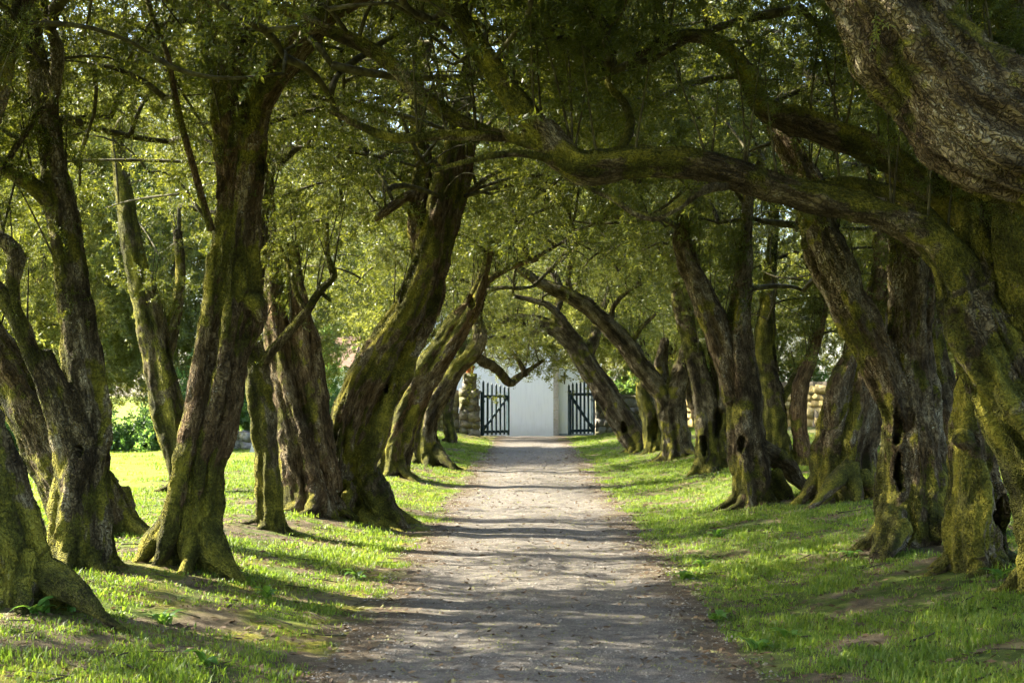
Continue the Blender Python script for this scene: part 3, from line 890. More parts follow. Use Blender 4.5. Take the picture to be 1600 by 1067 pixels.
T['R3'] = build_tree('twisted split olive with tall black hollows in its trunk', (1112, 736),
    [(1110, 736, 32), (1108, 690, 27), (1104, 640, 23), (1092, 580, 18), (1078, 530, 15), (1065, 490, 12), (1055, 445, 9)],
    limbs=[[(1136, 715, 19, -.1), (1132, 660, 17, -.1), (1130, 600, 15), (1116, 550, 12), (1108, 500, 10)]],
    hollows=[(1121, 660, 8, 26), (1100, 695, 5, 16)], tone=(0.5, 0.0, 0.2), seed=15, group=AV_R)
T['R4'] = build_tree('pale-barked olive with a knot hole, its curved limb rising to the left', (1178, 790),
    [(1178, 790, 38), (1173, 740, 33), (1168, 680, 31), (1163, 620, 30), (1158, 560, 26), (1156, 510, 22), (1160, 450, 17), (1166, 380, 12), (1170, 290, 9)],
    limbs=[[(1152, 625, 22), (1136, 562, 22), (1118, 510, 23), (1098, 460, 21), (1080, 420, 19), (1068, 385, 17), (1066, 350, 14), (1078, 315, 12), (1092, 270, 9)]],
    root_px=[[(1190, 700, 20), (1222, 722, 17, .3), (1255, 742, 15, .5), (1290, 755, 12, .7)], [(1205, 740, 20, .1), (1225, 760, 22, 0), (1240, 782, 14, -.1)]],
    hollows=[(1160, 692, 6.5, 14)], tone=(0.36, 0.2, 0.8), seed=16, group=AV_R, lobes=0.09)
T['R5'] = build_tree('upright olive with green moss patches right behind the knot-holed trunk', (1214, 728),
    [(1214, 728, 31), (1209, 680, 28), (1204, 630, 24), (1198, 580, 20), (1195, 530, 17), (1200, 470, 13), (1206, 400, 10), (1210, 320, 8)],
    thin=[[(1212, 640, 9), (1236, 600, 8, .3), (1262, 558, 7, .5), (1280, 510, 5, .7)]], tone=(0.7, 0.0, 0.4), seed=17, group=AV_R)
T['R6'] = build_tree('thin reddish olive stem standing before the ochre wall', (1258, 728),
    [(1260, 728, 18), (1251, 685, 14), (1247, 640, 14), (1252, 600, 13), (1266, 562, 10), (1281, 515, 8), (1292, 450, 6)], tone=(0.3, 0.7, 0.6), seed=18, group=AV_R, roots=5, lobes=0.06)
T['R7'] = build_tree('broad twisted olive with mossy roots spreading in front of its foot', (1310, 783),
    [(1314, 783, 56), (1319, 735, 50), (1325, 690, 48), (1335, 640, 46), (1341, 600, 40), (1356, 560, 32), (1373, 500, 28), (1386, 440, 27), (1391, 390, 26), (1382, 320, 22), (1370, 240, 17)],
    limbs=[[(1308, 660, 22, -.1), (1312, 600, 19, -.15), (1328, 555, 14, -.1), (1335, 500, 10)]],
    root_px=[[(1328, 730, 14, -.5), (1305, 752, 13, -.7), (1275, 778, 9, -.8), (1245, 798, 6, -.9)], [(1325, 728, 16, -.5), (1338, 750, 18, -.7), (1342, 785, 12, -.8)], [(1345, 740, 14, -.4), (1372, 765, 13, -.5), (1380, 790, 9, -.6)]],
    tone=(0.38, 0.3, 0.3), seed=19, group=AV_R, lobes=0.12, rs=0.95)
T['R8'] = build_tree('big olive split by a tall dark crack, mossy left limb bending up', (1432, 852),
    [(1432, 852, 70), (1432, 800, 59), (1430, 740, 52), (1426, 680, 46), (1421, 620, 40), (1420, 560, 34), (1420, 500, 31), (1422, 440, 29), (1420, 390, 27), (1412, 320, 22), (1400, 240, 18)],
    limbs=[[(1410, 660, 26, -.1), (1386, 595, 28, -.1), (1362, 540, 31, -.1), (1335, 490, 32, -.1), (1312, 440, 32, -.1), (1291, 390, 32, -.1), (1279, 345, 29), (1268, 300, 25), (1250, 260, 21, .1), (1225, 215, 17, .2), (1190, 160, 14, .3), (1150, 100, 11, .4)]],
    root_px=[[(1395, 800, 22, -.4), (1375, 830, 18, -.6), (1350, 850, 9, -.7)], [(1405, 820, 20, -.5), (1388, 855, 13, -.7), (1372, 880, 6, -.8)]],
    hollows=[(1403, 668, 7, 30), (1406, 735, 6, 32)], tone=(0.42, 0.25, 0.5), seed=20, group=AV_R, lobes=0.14, rs=1.0)
T['R8b'] = build_tree('dark olive stem seen in the gap right of the cracked trunk', (1492, 765),
    [(1492, 765, 26), (1484, 700, 25), (1476, 630, 25), (1464, 565, 21), (1456, 505, 16), (1450, 430, 12)], tone=(0.55, 0.1, 0.7), seed=21, group=AV_R)
T['R9'] = build_tree('mossy-footed olive with a burl and a dark cavity at its right foot', (1525, 893),
    [(1530, 893, 58), (1522, 830, 48), (1524, 770, 41), (1519, 710, 35), (1512, 655, 29), (1520, 600, 24), (1542, 540, 20), (1555, 470, 16), (1560, 400, 13)],
    root_px=[[(1510, 690, 16, -.25), (1499, 682, 14, -.3)]],
    hollows=[(1568, 800, 14, 32)], tone=(0.62, 0.25, 0.2), seed=22, group=AV_R, rs=1.0)
T['R10'] = build_tree('olive on the right whose long mossy limb crosses the whole avenue overhead', (1660, 925),
    [(1662, 920, 72), (1658, 835, 66), (1640, 752, 62), (1607, 672, 60), (1572, 600, 58), (1538, 530, 52), (1507, 465, 42)],
    limbs=[[(1510, 470, 40), (1490, 425, 34), (1472, 392, 30), (1440, 365, 26), (1400, 345, 25), (1350, 328, 25), (1290, 315, 24), (1230, 300, 23), (1170, 280, 24), (1110, 262, 22), (1050, 255, 23), (990, 255, 24), (935, 262, 26), (895, 256, 25), (862, 225, 25), (826, 185, 22), (795, 145, 20), (765, 100, 17), (740, 60, 16), (715, 20, 15), (690, -40, 14)],
           [(1620, 660, 34, .1), (1585, 565, 36, .1), (1553, 480, 34, .1), (1530, 400, 30, .1), (1520, 320, 27, .1), (1495, 240, 22, .2)],
           [(1650, 640, 30, -.05), (1612, 500, 30, -.1), (1582, 390, 27, -.15), (1572, 300, 26, -.1), (1560, 200, 24)],
           [(1512, 345, 22, .2), (1455, 300, 22, .25), (1400, 255, 23, .3), (1360, 232, 23, .3), (1310, 213, 23, .3), (1265, 195, 23, .3), (1215, 178, 20, .3), (1185, 160, 17, .3), (1168, 118, 15, .3), (1138, 80, 13, .3), (1090, 56, 11, .3), (1040, 62, 9, .3), (990, 90, 7, .3)],
           [(896, 250, 14, .1), (850, 230, 12, .2), (800, 216, 10, .3), (740, 198, 10, .3), (690, 172, 11, .3), (645, 140, 12, .3), (620, 110, 12, .3), (590, 85, 12, .3), (545, 60, 12, .3), (500, 42, 11, .3), (440, 10, 10, .3)]],
    thin=[[(1140, 290, 7), (1100, 296, 8, -.2), (1062, 320, 8, -.3), (1022, 340, 7, -.3), (990, 332, 6, -.3), (960, 312, 5, -.3), (915, 292, 4, -.3)],
          [(893, 262, 9), (850, 246, 7, -.1), (800, 240, 6, -.2), (740, 250, 5, -.3), (675, 268, 4, -.4)],
          [(790, 214, 9, .3), (700, 211, 9, .2), (620, 216, 8, .1), (560, 196, 6, 0), (515, 172, 5, -.1)],
          [(1480, 370, 14), (1432, 320, 13, .1), (1372, 295, 12, .2), (1312, 284, 10, .3), (1270, 292, 7, .3)],
          [(960, 250, 9), (985, 200, 8, .2), (975, 160, 7, .3), (950, 130, 6, .3), (960, 80, 4, .4)]],
    tone=(0.72, 0.1, 0.4), seed=23, group=AV_R, lobes=0.12, rs=0.95)
T['R11'] = build_tree('nearest olive on the right, huge rough limb in the upper corner', (1770, 1045),
    [(1790, 1040, 105), (1790, 860, 95), (1785, 680, 92), (1768, 500, 90), (1735, 370, 90), (1690, 275, 90)],
    limbs=[[(1705, 300, 90), (1640, 238, 92), (1565, 205, 98), (1500, 160, 92), (1440, 85, 84), (1380, 0, 74), (1320, -90, 62)],
           [(1640, 240, 52, .35), (1608, 130, 48, .4), (1592, 20, 46, .4), (1580, -120, 42, .4)]],
    rs=1.0, hollows=[],
    tone=(0.52, 0.12, 0.1), seed=24, group=AV_R, lobes=0.06, vox=0.017)
# ------------------------------------------------------------------ crowns
ALL_NODES = np.vstack([TREE_NODES[t.name] for t in T.values()])
HX, HY = to_px(ALL_NODES[:, :3]); HR = ALL_NODES[:, 3] * FPX / np.maximum(ALL_NODES[:, 1], 1.0)
INFRAME = (HX > -60) & (HX < 1660) & (HY > -60) & (HY < 1000) & (HR > 3.2)
HERO = np.stack([HX, HY, HR, ALL_NODES[:, 1]], 1)[INFRAME]

def hides_limb(P, extra):
    """sprays that would cover a bare limb lying behind them"""
    X, Yp = to_px(P)
    bad = np.zeros(len(P), bool)
    for i in range(0, len(P), 3000):
        s = slice(i, i + 3000)
        d = np.hypot(X[s, None] - HERO[None, :, 0], Yp[s, None] - HERO[None, :, 1])
        e = extra * FPX / np.maximum(P[s, 1], 1.0)
        bad[s] = ((d < HERO[None, :, 2] + e[:, None]) & (P[s, 1][:, None] < HERO[None, :, 3] + 0.1)).any(1)
    return bad

def curved(p0, p1, rg, sag=0.18):
    L = np.linalg.norm(p1 - p0)
    m = (p0 + p1) / 2 + rg.normal(size=3) * L * sag * 0.6 + np.array([0, 0, L * 0.10])
    t = np.linspace(0, 1, max(4, int(L / 0.12)))[:, None]
    return (1 - t) ** 2 * p0 + 2 * t * (1 - t) * m + t ** 2 * p1

def in_tunnel(P):
    return ((P[:, 0] - 0.5) / 3.2) ** 2 + (P[:, 2] / 3.45) ** 2 < 1.0

def crown(root, blobs, seed, per=4, spread=0.30, group=None, nsrc=10, scale=(0.8, 1.25), zmin=2.1, tunnel=True, shoots=10, clear=0.96, mind=0.42, nodes=None, hang=0.0, gap=-0.42, ymin=3.5, airy=-99.0):
    """leafy clusters inside the blobs, each carried by a thin branch that starts at the nearest limb"""
    rg = np.random.default_rng(seed)
    if nodes is None: nodes = TREE_NODES[root.name]
    hi = nodes[nodes[:, 2] > 1.9]
    if len(hi) == 0: hi = nodes[-2:]
    C = []
    for (cx, cyy, cz, rx, ry, rz, n) in blobs:
        k = 0; tries = 0
        while k < n and tries < n * 30:
            tries += 1
            v = rg.normal(size=3); v = v / np.linalg.norm(v) * rg.uniform(0.25, 1) ** 0.45
            p = np.array([cx + v[0] * rx, cyy + v[1] * ry, cz + v[2] * rz])
            if p[2] < zmin or p[1] < ymin: continue
            if tunnel and in_tunnel(p[None])[0]: continue
            if C and np.min(np.linalg.norm(np.array(C) - p, axis=1)) < mind: continue
            C.append(p); k += 1
    if not C: return None
    C = np.array(C)
    # branches
    d0 = np.min(np.linalg.norm(C[:, None, :] - hi[None, :, :3], axis=2), axis=1)
    order = np.argsort(d0)
    pool = [tuple(h[:3]) for h in hi]; par = [-1] * len(pool)
    segs, load = [], {}
    for i in order:
        A = np.array(pool); dist = np.linalg.norm(A - C[i], axis=1) + 0.12 * np.maximum(A[:, 2] - C[i][2], 0)
        j = int(np.argmin(dist))
        pts = curved(A[j], C[i], rg)
        segs.append((j, pts))
        s0 = len(segs) - 1
        for q in pts[2:]:
            pool.append(tuple(q)); par.append(s0)
    cnt = np.ones(len(segs))
    for s in range(len(segs) - 1, -1, -1):
        p = par[segs[s][0]]
        if p >= 0: cnt[p] += cnt[s]
    parts = []
    for s, (j, pts) in enumerate(segs):
        r = 0.0065 * cnt[s] ** 0.55 + 0.003
        S = np.column_stack([pts, np.linspace(min(r, 0.06), max(0.004, min(r, 0.06) * 0.55), len(pts))])
        parts.append(tube(S, 6, 0.0, seed + s, rough=0.15))
    # straight shoots standing on the limbs
    sp = []
    if shoots:
        lv = hi[(hi[:, 3] > 0.035)]
        if len(lv):
            for k in range(shoots):
                q = lv[rg.integers(len(lv))]; L = rg.uniform(0.4, 1.2)
                p0 = q[:3]; p1 = p0 + np.array([rg.normal() * 0.16, rg.normal() * 0.16, 1.0]) * L
                pts = curved(p0, p1, rg, 0.06)
                parts.append(tube(np.column_stack([pts, np.linspace(0.011, 0.004, len(pts))]), 5, 0.0, seed + k))
                for m in range(3): sp.append(pts[-1 - m])
    V, F = join_tubes(parts)
    me = np_mesh('branches', V, F, M_TWIG)
    b = link(bpy.data.objects.new('branches', me), root); b['kind'] = 'stuff'
    # sprays
    n = len(C) * per
    P = np.repeat(C, per, 0) + rg.normal(size=(n, 3)) * np.array([spread, spread, spread * 0.8])
    cc = np.repeat(C, per, 0); cid = np.repeat(np.arange(len(C)), per)
    D = norm(rg.normal(size=P.shape) * 0.55 + (P - cc) * 1.6 + np.array([0, 0, 0.25 - hang]))
    good = vnoise(P * 1.1 + 7.7) > gap
    fit = (P[:, 2] > zmin - 0.35)
    if clear: fit &= ~(hides_limb(P + D * 0.12, 0.34 if C[:, 1].mean() < 15 else 0.42) & (rg.random(n) < clear))
    if tunnel: fit &= ~in_tunnel(P * np.array([1, 1, 1.06]))
    whole = fit.reshape(-1, per).all(1) & (C[:, 0] > airy)
    cgood = vnoise(C * 1.1 + 7.7) > gap
    one = good & fit & ~whole[cid]
    P, D = P[one], D[one]; idx = rg.integers(0, 8, len(P))
    big = whole & cgood
    P = np.vstack([P, C[big]]); D = np.vstack([D, norm(rg.normal(size=(big.sum(), 3)) * 0.6 + np.array([0, 0, 0.5]))])
    idx = np.concatenate([idx, rg.integers(8, 14, big.sum())])
    if sp:
        sp = np.array(sp); P = np.vstack([P, sp]); D = np.vstack([D, norm(rg.normal(size=sp.shape) * 0.5 + np.array([0, 0, 0.8]))])
        idx = np.concatenate([idx, rg.integers(0, 8, len(sp))])
    S = rg.uniform(*scale, len(P)); 
    if sp is not None and len(sp): S[-len(sp):] *= 0.55
    return scatter('crown', group or G_SPRAY, 8, P, dir_to_euler(D, rg.uniform(0, 6.28, len(P))), S, root, idx=idx)

def base_of(t): return t.location.x, t.location.y

for i, (k, t) in enumerate(T.items()):
    x, y = base_of(t)
    if k in ('R2b',): continue
    minor = k in ('L1b', 'L2b', 'L3', 'L8', 'R8b', 'R6', 'R5')
    m = 0.5 if minor else 1.0
    near = y < 19
    if k[0] == 'L':
        blobs = [(x + 1.6, y, 5.3, 2.8, 2.6, 1.6, int(76 * m)), (x - 1.4, y + 0.3, 4.9, 1.8, 2.4, 1.6, int((42 if y < 13 else 27) * m))]
    else:
        blobs = [(x - 2.0, y, 5.2, 3.1, 2.6, 1.6, int(84 * m)), (x + 1.2, y + 0.3, 4.4, 2.0, 2.4, 2.0, int(44 * m))]
    if k == 'R11': blobs += [(1.6, 2.0, 5.4, 4.4, 4.5, 1.5, 100)]  # added unseen foliage over and behind the camera, shades the near avenue
    if k == 'L0': blobs += [(-3.2, 2.0, 5.2, 3.0, 4.5, 1.6, 60), (-6.2, 9.0, 4.5, 2.2, 3.0, 1.5, 64)]  # extra out-of-view foliage, overhead and outward left, added to darken the near-left ground
    crown(t, blobs, 300 + i, per=4, scale=(0.8, 1.2), shoots=60 if k in ('R10', 'R11') else 22, group=G_SPRAY if near else G_SPRAY_MID, ymin=-6.0, airy=-2.2, spread=0.40 if k[0] == 'L' else 0.32)
# ====REST====
q = at(800, 558, base_of(T['L7'])[1] + 1.7)
crown(T['L7'], [(q[0], q[1], q[2] + 0.12, 0.75, 0.5, 0.30, 12), (q[0] - 0.55, q[1] - 0.6, q[2] + 0.0, 0.35, 0.4, 0.25, 5)], 399, per=3, group=G_SPRAY_MID, tunnel=False, clear=0.0, shoots=0, zmin=1.9, mind=0.22, scale=(0.5, 0.75), spread=0.12)

# ------------------------------------------------------------------ trees beyond the avenue
def back_tree(label, x, y, h, crad, cz, rz, n, seed, zmin=1.6, lean=0.0, group=None, nsrc=6, per=5, r=0.16, tone=(0.4, 0.2, 0.5), name='background_tree', grp=BACK, spread=0.42, stems=4, scale=(0.9, 1.4), tunnel=False, extra=()):
    rg = np.random.default_rng(seed)
    z0 = gh(x, y)
    e = empty(name, (x, y, z0), label, 'tree', grp)
    top = np.array([x + lean, y + rg.normal() * 0.3, z0 + h * 0.55])
    rows = [[x, y, z0 - 0.2, r * 1.35], [x + lean * 0.15, y, z0 + h * 0.12, r], [x + lean * 0.5 + rg.normal() * 0.1, y, z0 + h * 0.32, r * 0.8], [*top, r * 0.5]]
    S = catmull(rows, 0.08); nodes = [S[::4]]
    V, F4, F3 = tube(S, 16, 0.08, seed, rough=0.12)
    me = np_mesh('trunk', V, np.vstack([tri(F4), F3]), M_BARK); set_bark_attrs(me, V, V, tone)
    link(bpy.data.objects.new('trunk', me), e)
    for k in range(stems):
        a = k * 6.283 / stems + rg.uniform(-0.4, 0.4); t0 = S[int(len(S) * rg.uniform(0.35, 0.8))]
        tip = np.array([x + lean + math.cos(a) * crad * 0.6, y + math.sin(a) * crad * 0.6, z0 + h * rg.uniform(0.55, 0.85)])
        m = (t0[:3] + tip) / 2 + rg.normal(size=3) * 0.25
        L = catmull([[*t0[:3], r * 0.5], [*m, r * 0.35], [*tip, r * 0.12]], 0.1); nodes.append(L[::3])
        V, F4, F3 = tube(L, 8, 0.0, seed + k, rough=0.15)
        me = np_mesh('limb', V, np.vstack([tri(F4), F3]), M_BARK); set_bark_attrs(me, V, V, tone)
        link(bpy.data.objects.new('limb', me), e)
    crown(e, [(x + lean, y, z0 + cz, crad, crad * 0.9, rz, n)] + list(extra), seed, per=per, spread=spread, group=group or G_SPRAY_BG, nsrc=nsrc, scale=scale, zmin=zmin, tunnel=tunnel, shoots=0, clear=0.0, mind=0.5, nodes=np.vstack(nodes))
    return e

LB = [(-15.6, 39.5), (-12.4, 36.0), (-10.0, 38.4), (-7.6, 41.5), (-13.2, 43.0)]
LBL = ['broad far tree behind the field wall at the left, low sweeping crown', 'far tree filling the gap beside the dark upright trunk, behind the field wall',
       'far tree above the leaning pale post', 'far tree seen between slim mossy stem and grey furrowed olive', 'tall far tree rising behind the left field trees']
for i, ((x, y), lb) in enumerate(zip(LB, LBL)):
    back_tree(lb, x, y, 11.0, 3.1, 5.6, 4.8, 95, 500 + i, zmin=1.1 + 0.3 * (i % 3), tone=(0.35, 0.2, 0.5))
RB = [(9.0, 19.0), (10.2, 25.5), (9.2, 32.5), (12.6, 29.0), (11.5, 38.0), (14.5, 41.0), (9.0, 52.0), (12.5, 50.0), (6.8, 60.0)]
RBL = ['tree behind the right row at the right edge of the picture', 'tree behind the right row, beside the cracked olive', 'tree behind the right row, above the thin reddish stem',
       'tree further out behind the right row', 'tree in front of the ochre wall, far right', 'tree beside the far right end of the ochre wall',
       'tree beyond the ochre wall, above its middle', 'tree beyond the ochre wall, further right', 'tree beyond the left end of the ochre wall']
for i, ((x, y), lb) in enumerate(zip(RB, RBL)):
    back_tree(lb, x, y, 7.5, 2.7, 4.6, 2.7, 56, 540 + i, zmin=2.5 if i < 4 else 1.9, tone=(0.4, 0.3, 0.5))
EB = [(4.9, 47.5, -2.3), (-5.2, 50.0, 2.0), (6.4, 53.0, -1.6), (-4.6, 63.0, 0), (0.2, 66.0, 0), (5.0, 66.0, 0), (-9.5, 60.0, 0), (-7.4, 64.0, 0)]
EBL = ['sunlit olive overhanging the right gate leaf', 'sunlit olive above the stone wall left of the gate', 'sunlit olive behind the right gate post',
       'tall tree behind the chapel, left', 'tall tree right behind the chapel roof', 'tall tree behind the chapel, right', 'tree behind the white house', 'tree filling the gap between the white house and the chapel']
def px_blob(px, py, Y, rx, ry, rz, n):
    q = at(px, py, Y); return (q[0], q[1], q[2], rx, ry, rz, n)
EXTRA = {0: [px_blob(890, 525, 50.5, 1.1, 0.7, 0.8, 18)], 1: [px_blob(800, 500, 50.0, 1.3, 0.8, 0.7, 20)]}
for i, ((x, y, ln), lb) in enumerate(zip(EB, EBL)):
    back_tree(lb, x, y, 7.5 if i < 3 else 10.5, 3.1, 4.8 if i < 3 else 6.0, 2.4 if i < 3 else 4.5, 64 if i < 3 else 70, 580 + i, zmin=2.1 if i < 3 else 1.5, lean=ln, tunnel=False, tone=(0.35, 0.2, 0.5), r=0.17, extra=EXTRA.get(i, ()))

# ------------------------------------------------------------------ shrubs along the field wall
def shrub(label, x, y, w, h, n, seed, group='shrubs along the field wall'):
    rg = np.random.default_rng(seed); z0 = gh(x, y)
    e = empty('shrub', (x, y, z0), label, 'shrub', group)
    parts = []
    for k in range(6):
        p = np.array([x + rg.normal() * w * 0.35, y + rg.normal() * 0.2, z0 + h * rg.uniform(0.5, 0.9)])
        pts = curved(np.array([x + rg.normal() * 0.1, y, z0 - 0.05]), p, rg)
        parts.append(tube(np.column_stack([pts, np.linspace(0.02, 0.006, len(pts))]), 5, 0, seed + k))
    V, F = join_tubes(parts)
    link(bpy.data.objects.new('stems', np_mesh('stems', V, F, M_TWIG)), e)
    u = rg.normal(size=(n, 3)); u = norm(u) * rg.uniform(0.2, 1, (n, 1)) ** 0.5
    P = np.array([x, y, z0 + h * 0.5]) + u * np.array([w, w * 0.6, h * 0.5])
    scatter('foliage', G_BUSH, 5, P, dir_to_euler(norm(u + rg.normal(size=u.shape) * 0.4 + [0, 0, .4]), rg.uniform(0, 6.28, n)), rg.uniform(0.8, 1.3, n), e)
SH = [(-13.4, 34.2, 1.0, 1.0), (-7.6, 34.2, 0.9, 1.9), (-6.2, 35.2, 0.9, 1.6), (-4.4, 36.5, 0.8, 1.3), (-12.4, 32.4, 0.8, 0.6), (-14.8, 32.2, 0.9, 0.7), (-8.4, 32.6, 0.8, 0.55), (-10.2, 32.5, 0.9, 0.7)]
SHL = ['green shrub under the broad far tree at the left', 'bright green shrub just left of the leaning post',
       'green shrub just right of the leaning post', 'small green shrub behind the grey furrowed olive', 'low shrub in front of the field wall beside the dark upright trunk', 'low shrub in front of the field wall at the far left', 'low shrub in front of the field wall behind the fluted olive', 'low shrub in front of the field wall, in the gap left of the fluted olive']
for i, ((x, y, w, h), lb) in enumerate(zip(SH, SHL)): shrub(lb, x, y, w, h, 60, 640 + i)

SR = [(4.3, 58.6, 1.0, 2.6), (5.7, 61.0, 1.3, 3.2), (8.0, 57.5, 1.5, 3.0), (10.0, 52.5, 1.5, 2.8), (12.0, 47.0, 1.5, 3.0), (13.8, 42.0, 1.5, 2.8), (15.4, 37.5, 1.5, 3.0), (16.5, 32.0, 1.6, 2.6), (3.6, 54.2, 0.7, 1.7)]
SRL = ['tall shrub right of the chapel side wall', 'tall shrub behind the far left end of the ochre wall', 'tall shrub behind the ochre wall, beside its far end', 'tall shrub behind the middle of the ochre wall', 'tall shrub behind the ochre wall near the thin reddish stem',
       'tall shrub behind the ochre wall, right of the thin reddish stem', 'tall shrub behind the near end of the ochre wall', 'tall shrub at the right, beyond the near end of the ochre wall', 'shrub between the right gate pillar and the chapel']
for i, ((x, y, w, h), lb) in enumerate(zip(SR, SRL)): shrub(lb, x, y, w, h, 110, 670 + i, 'shrubs behind the ochre wall')

shrub('tall shrub in front of the white house at the left', -7.7, 50.5, 1.3, 3.7, 130, 690, 'shrubs by the white house')
shrub('shrub at the left end of the white house', -9.9, 51.0, 1.2, 2.6, 90, 691, 'shrubs by the white house')

# ------------------------------------------------------------------ stones, walls
def stone_meshes(n, seed, mat):
    out = []
    rg = np.random.default_rng(seed)
    for k in range(n):
        V = []; F = []
        g = 3                                        # rounded block: cube faces of 2x2
        idx = {}
        def vid(p):
            key = tuple(p)
            if key not in idx: idx[key] = len(V); V.append(np.array(p, float))
            return idx[key]
        for ax in range(3):
            for sgn in (-1, 1):
                for i in range(2):
                    for j in range(2):
                        q = []
                        for (a, b) in ((i, j), (i + 1, j), (i + 1, j + 1), (i, j + 1)):
                            p = [0, 0, 0]; p[ax] = sgn; p[(ax + 1) % 3] = a - 1; p[(ax + 2) % 3] = b - 1; q.append(vid(p))
                        F.append(q if sgn > 0 else q[::-1])
        V = np.array(V); r = np.linalg.norm(V, axis=1)
        f = np.array([0.5, 0.5, 0.5, 0.478])[np.abs(V).sum(1).astype(int)]
        V = V * f[:, None] * (1 + rg.normal(size=V.shape) * 0.085)
        me = np_mesh('stone', V, np.array(F), mat, False)
        out.append(me)
    return out
ST_GREY = stone_meshes(7, 1, M_STONE); ST_OCHRE = stone_meshes(7, 2, M_RUBBLE)

def stone_wall(root, A, B, h, thick, sw, sh, meshes, seed, z0=None, core=True, jitter=0.3):
    """courses of single stones on a mortar core from A to B"""
    rg = np.random.default_rng(seed)
    A = np.array(A, float); B = np.array(B, float); L = np.linalg.norm(B - A); d = (B - A) / L
    ang = math.atan2(d[1], d[0])
    nn = np.array([d[1], -d[0]])
    if nn[1] > 0 and abs(d[0]) > 0.2: nn = -nn
    if abs(d[0]) <= 0.6 and nn[0] > 0: nn = -nn
    gb = [gh(*(A + d * t)) for t in np.linspace(0, L, 9)]
    zb = (min(gb) - 0.1) if z0 is None else z0
    if core:
        M = Matrix.Translation((A[0], A[1], 0)) @ Matrix.Rotation(ang, 4, 'Z')
        Box().box(0.03, L - 0.03, -thick * 0.45, thick * 0.45, zb - 0.1, max(gb) + h - 0.06 if z0 is None else zb + h - 0.06, M).build('mortar_core', M_SOILCORE, root)
    t = 0.0
    z = 0.0
    row = 0
    while z < h - 0.03:
        rh = sh * rg.uniform(0.75, 1.25)
        if z + rh > h - 0.08: rh = h - z
        t = -sw * rg.uniform(0, 0.5)
        while t < L - 0.05:
            w = sw * rg.uniform(0.65, 1.45)
            a0, a1 = max(t, 0), min(t + w, L); t += w
            if a1 - a0 < 0.08: continue
            c = A + d * (a0 + a1) / 2
            gz = (gh(*c) - 0.05) if z0 is None else zb
            o = bpy.data.objects.new('stone', meshes[rg.integers(len(meshes))])
            o.location = (c[0] + nn[0] * thick * 0.12 * rg.uniform(-0.3, 1), c[1] + nn[1] * thick * 0.12 * rg.uniform(-0.3, 1), gz + z + rh / 2)
            o.rotation_euler = (rg.normal() * 0.04, rg.normal() * 0.05, ang + rg.normal() * 0.04 + (math.pi if rg.random() < 0.5 else 0))
            o.scale = ((a1 - a0) * 1.06, thick * rg.uniform(0.92, 1.02), rh * 1.08)
            link(o, root)
        z += rh; row += 1

GY = 52.0
e = empty('stone_wall', (-3.2, GY, 0), 'lichened granite boundary wall left of the open gate', 'wall')
stone_wall(e, (-5.2, GY + 0.1), (-2.55, GY + 0.1), 1.62, 0.45, 0.42, 0.27, ST_GREY, 71)
e = empty('gate_pillar', (-2.1, GY, 0), 'stepped granite gate pillar carrying the terracotta pot', 'pillar')
stone_wall(e, (-2.52, GY), (-1.80, GY), 1.72, 0.62, 0.40, 0.30, ST_GREY, 72)
stone_wall(e, (-2.40, GY), (-1.92, GY), 0.62, 0.46, 0.50, 0.31, ST_GREY, 73, z0=1.70)
e = empty('gate_pillar', (2.75, GY, 0), 'granite gate pillar behind the leaning olive, right of the gate', 'pillar')
stone_wall(e, (2.44, GY), (3.05, GY), 1.95, 0.60, 0.36, 0.30, ST_GREY, 74)
e = empty('stone_wall', (4.3, GY, 0), 'short granite wall running right from the right gate pillar', 'wall')
stone_wall(e, (3.08, GY + 0.1), (5.3, GY + 0.1), 1.4, 0.45, 0.42, 0.28, ST_GREY, 75)
e = empty('stone_wall', (9, 46, 0), 'ochre rubble wall seen between trunks beyond the right row', 'wall')
stone_wall(e, (14.2, 34.0), (5.4, 57.0), 1.35, 0.5, 0.50, 0.28, ST_OCHRE, 76)
e = empty('stone_wall', (-12, 33, 0), 'low rubble wall at the far edge of the sunny left field', 'wall')
stone_wall(e, (-19.0, 32.6), (-3.8, 33.6), 0.45, 0.45, 0.34, 0.2, ST_GREY, 77)

# pot on the pillar
def lathe(rows, n=24):
    V, F = [], []
    for (r, z) in rows:
        for k in range(n): V.append((r * math.cos(6.2832 * k / n), r * math.sin(6.2832 * k / n), z))
    for i in range(len(rows) - 1):
        for k in range(n): F.append((i * n + k, i * n + (k + 1) % n, (i + 1) * n + (k + 1) % n, (i + 1) * n + k))
    return V, F
pe = empty('flower_pot', (-2.16, GY, 2.32), 'terracotta flower pot on top of the left gate pillar', 'pot')
V, F = lathe([(0.001, 0), (0.12, 0), (0.125, 0.02), (0.17, 0.21), (0.172, 0.22), (0.195, 0.225), (0.198, 0.28), (0.185, 0.285), (0.165, 0.25), (0.001, 0.24)])
o = mesh_obj('pot', [(x - 2.16, y + GY, z + 2.32) for x, y, z in V], F, M_POT, pe, True)
rg = np.random.default_rng(5); n = 7
P = np.array([-2.16, GY, 2.60]) + rg.normal(size=(n, 3)) * 0.06
scatter('plant', G_BUSH, 5, P, dir_to_euler(norm(rg.normal(size=(n, 3)) * 0.5 + [0, 0, 1]), rg.uniform(0, 6.28, n)), np.full(n, 0.55), pe)

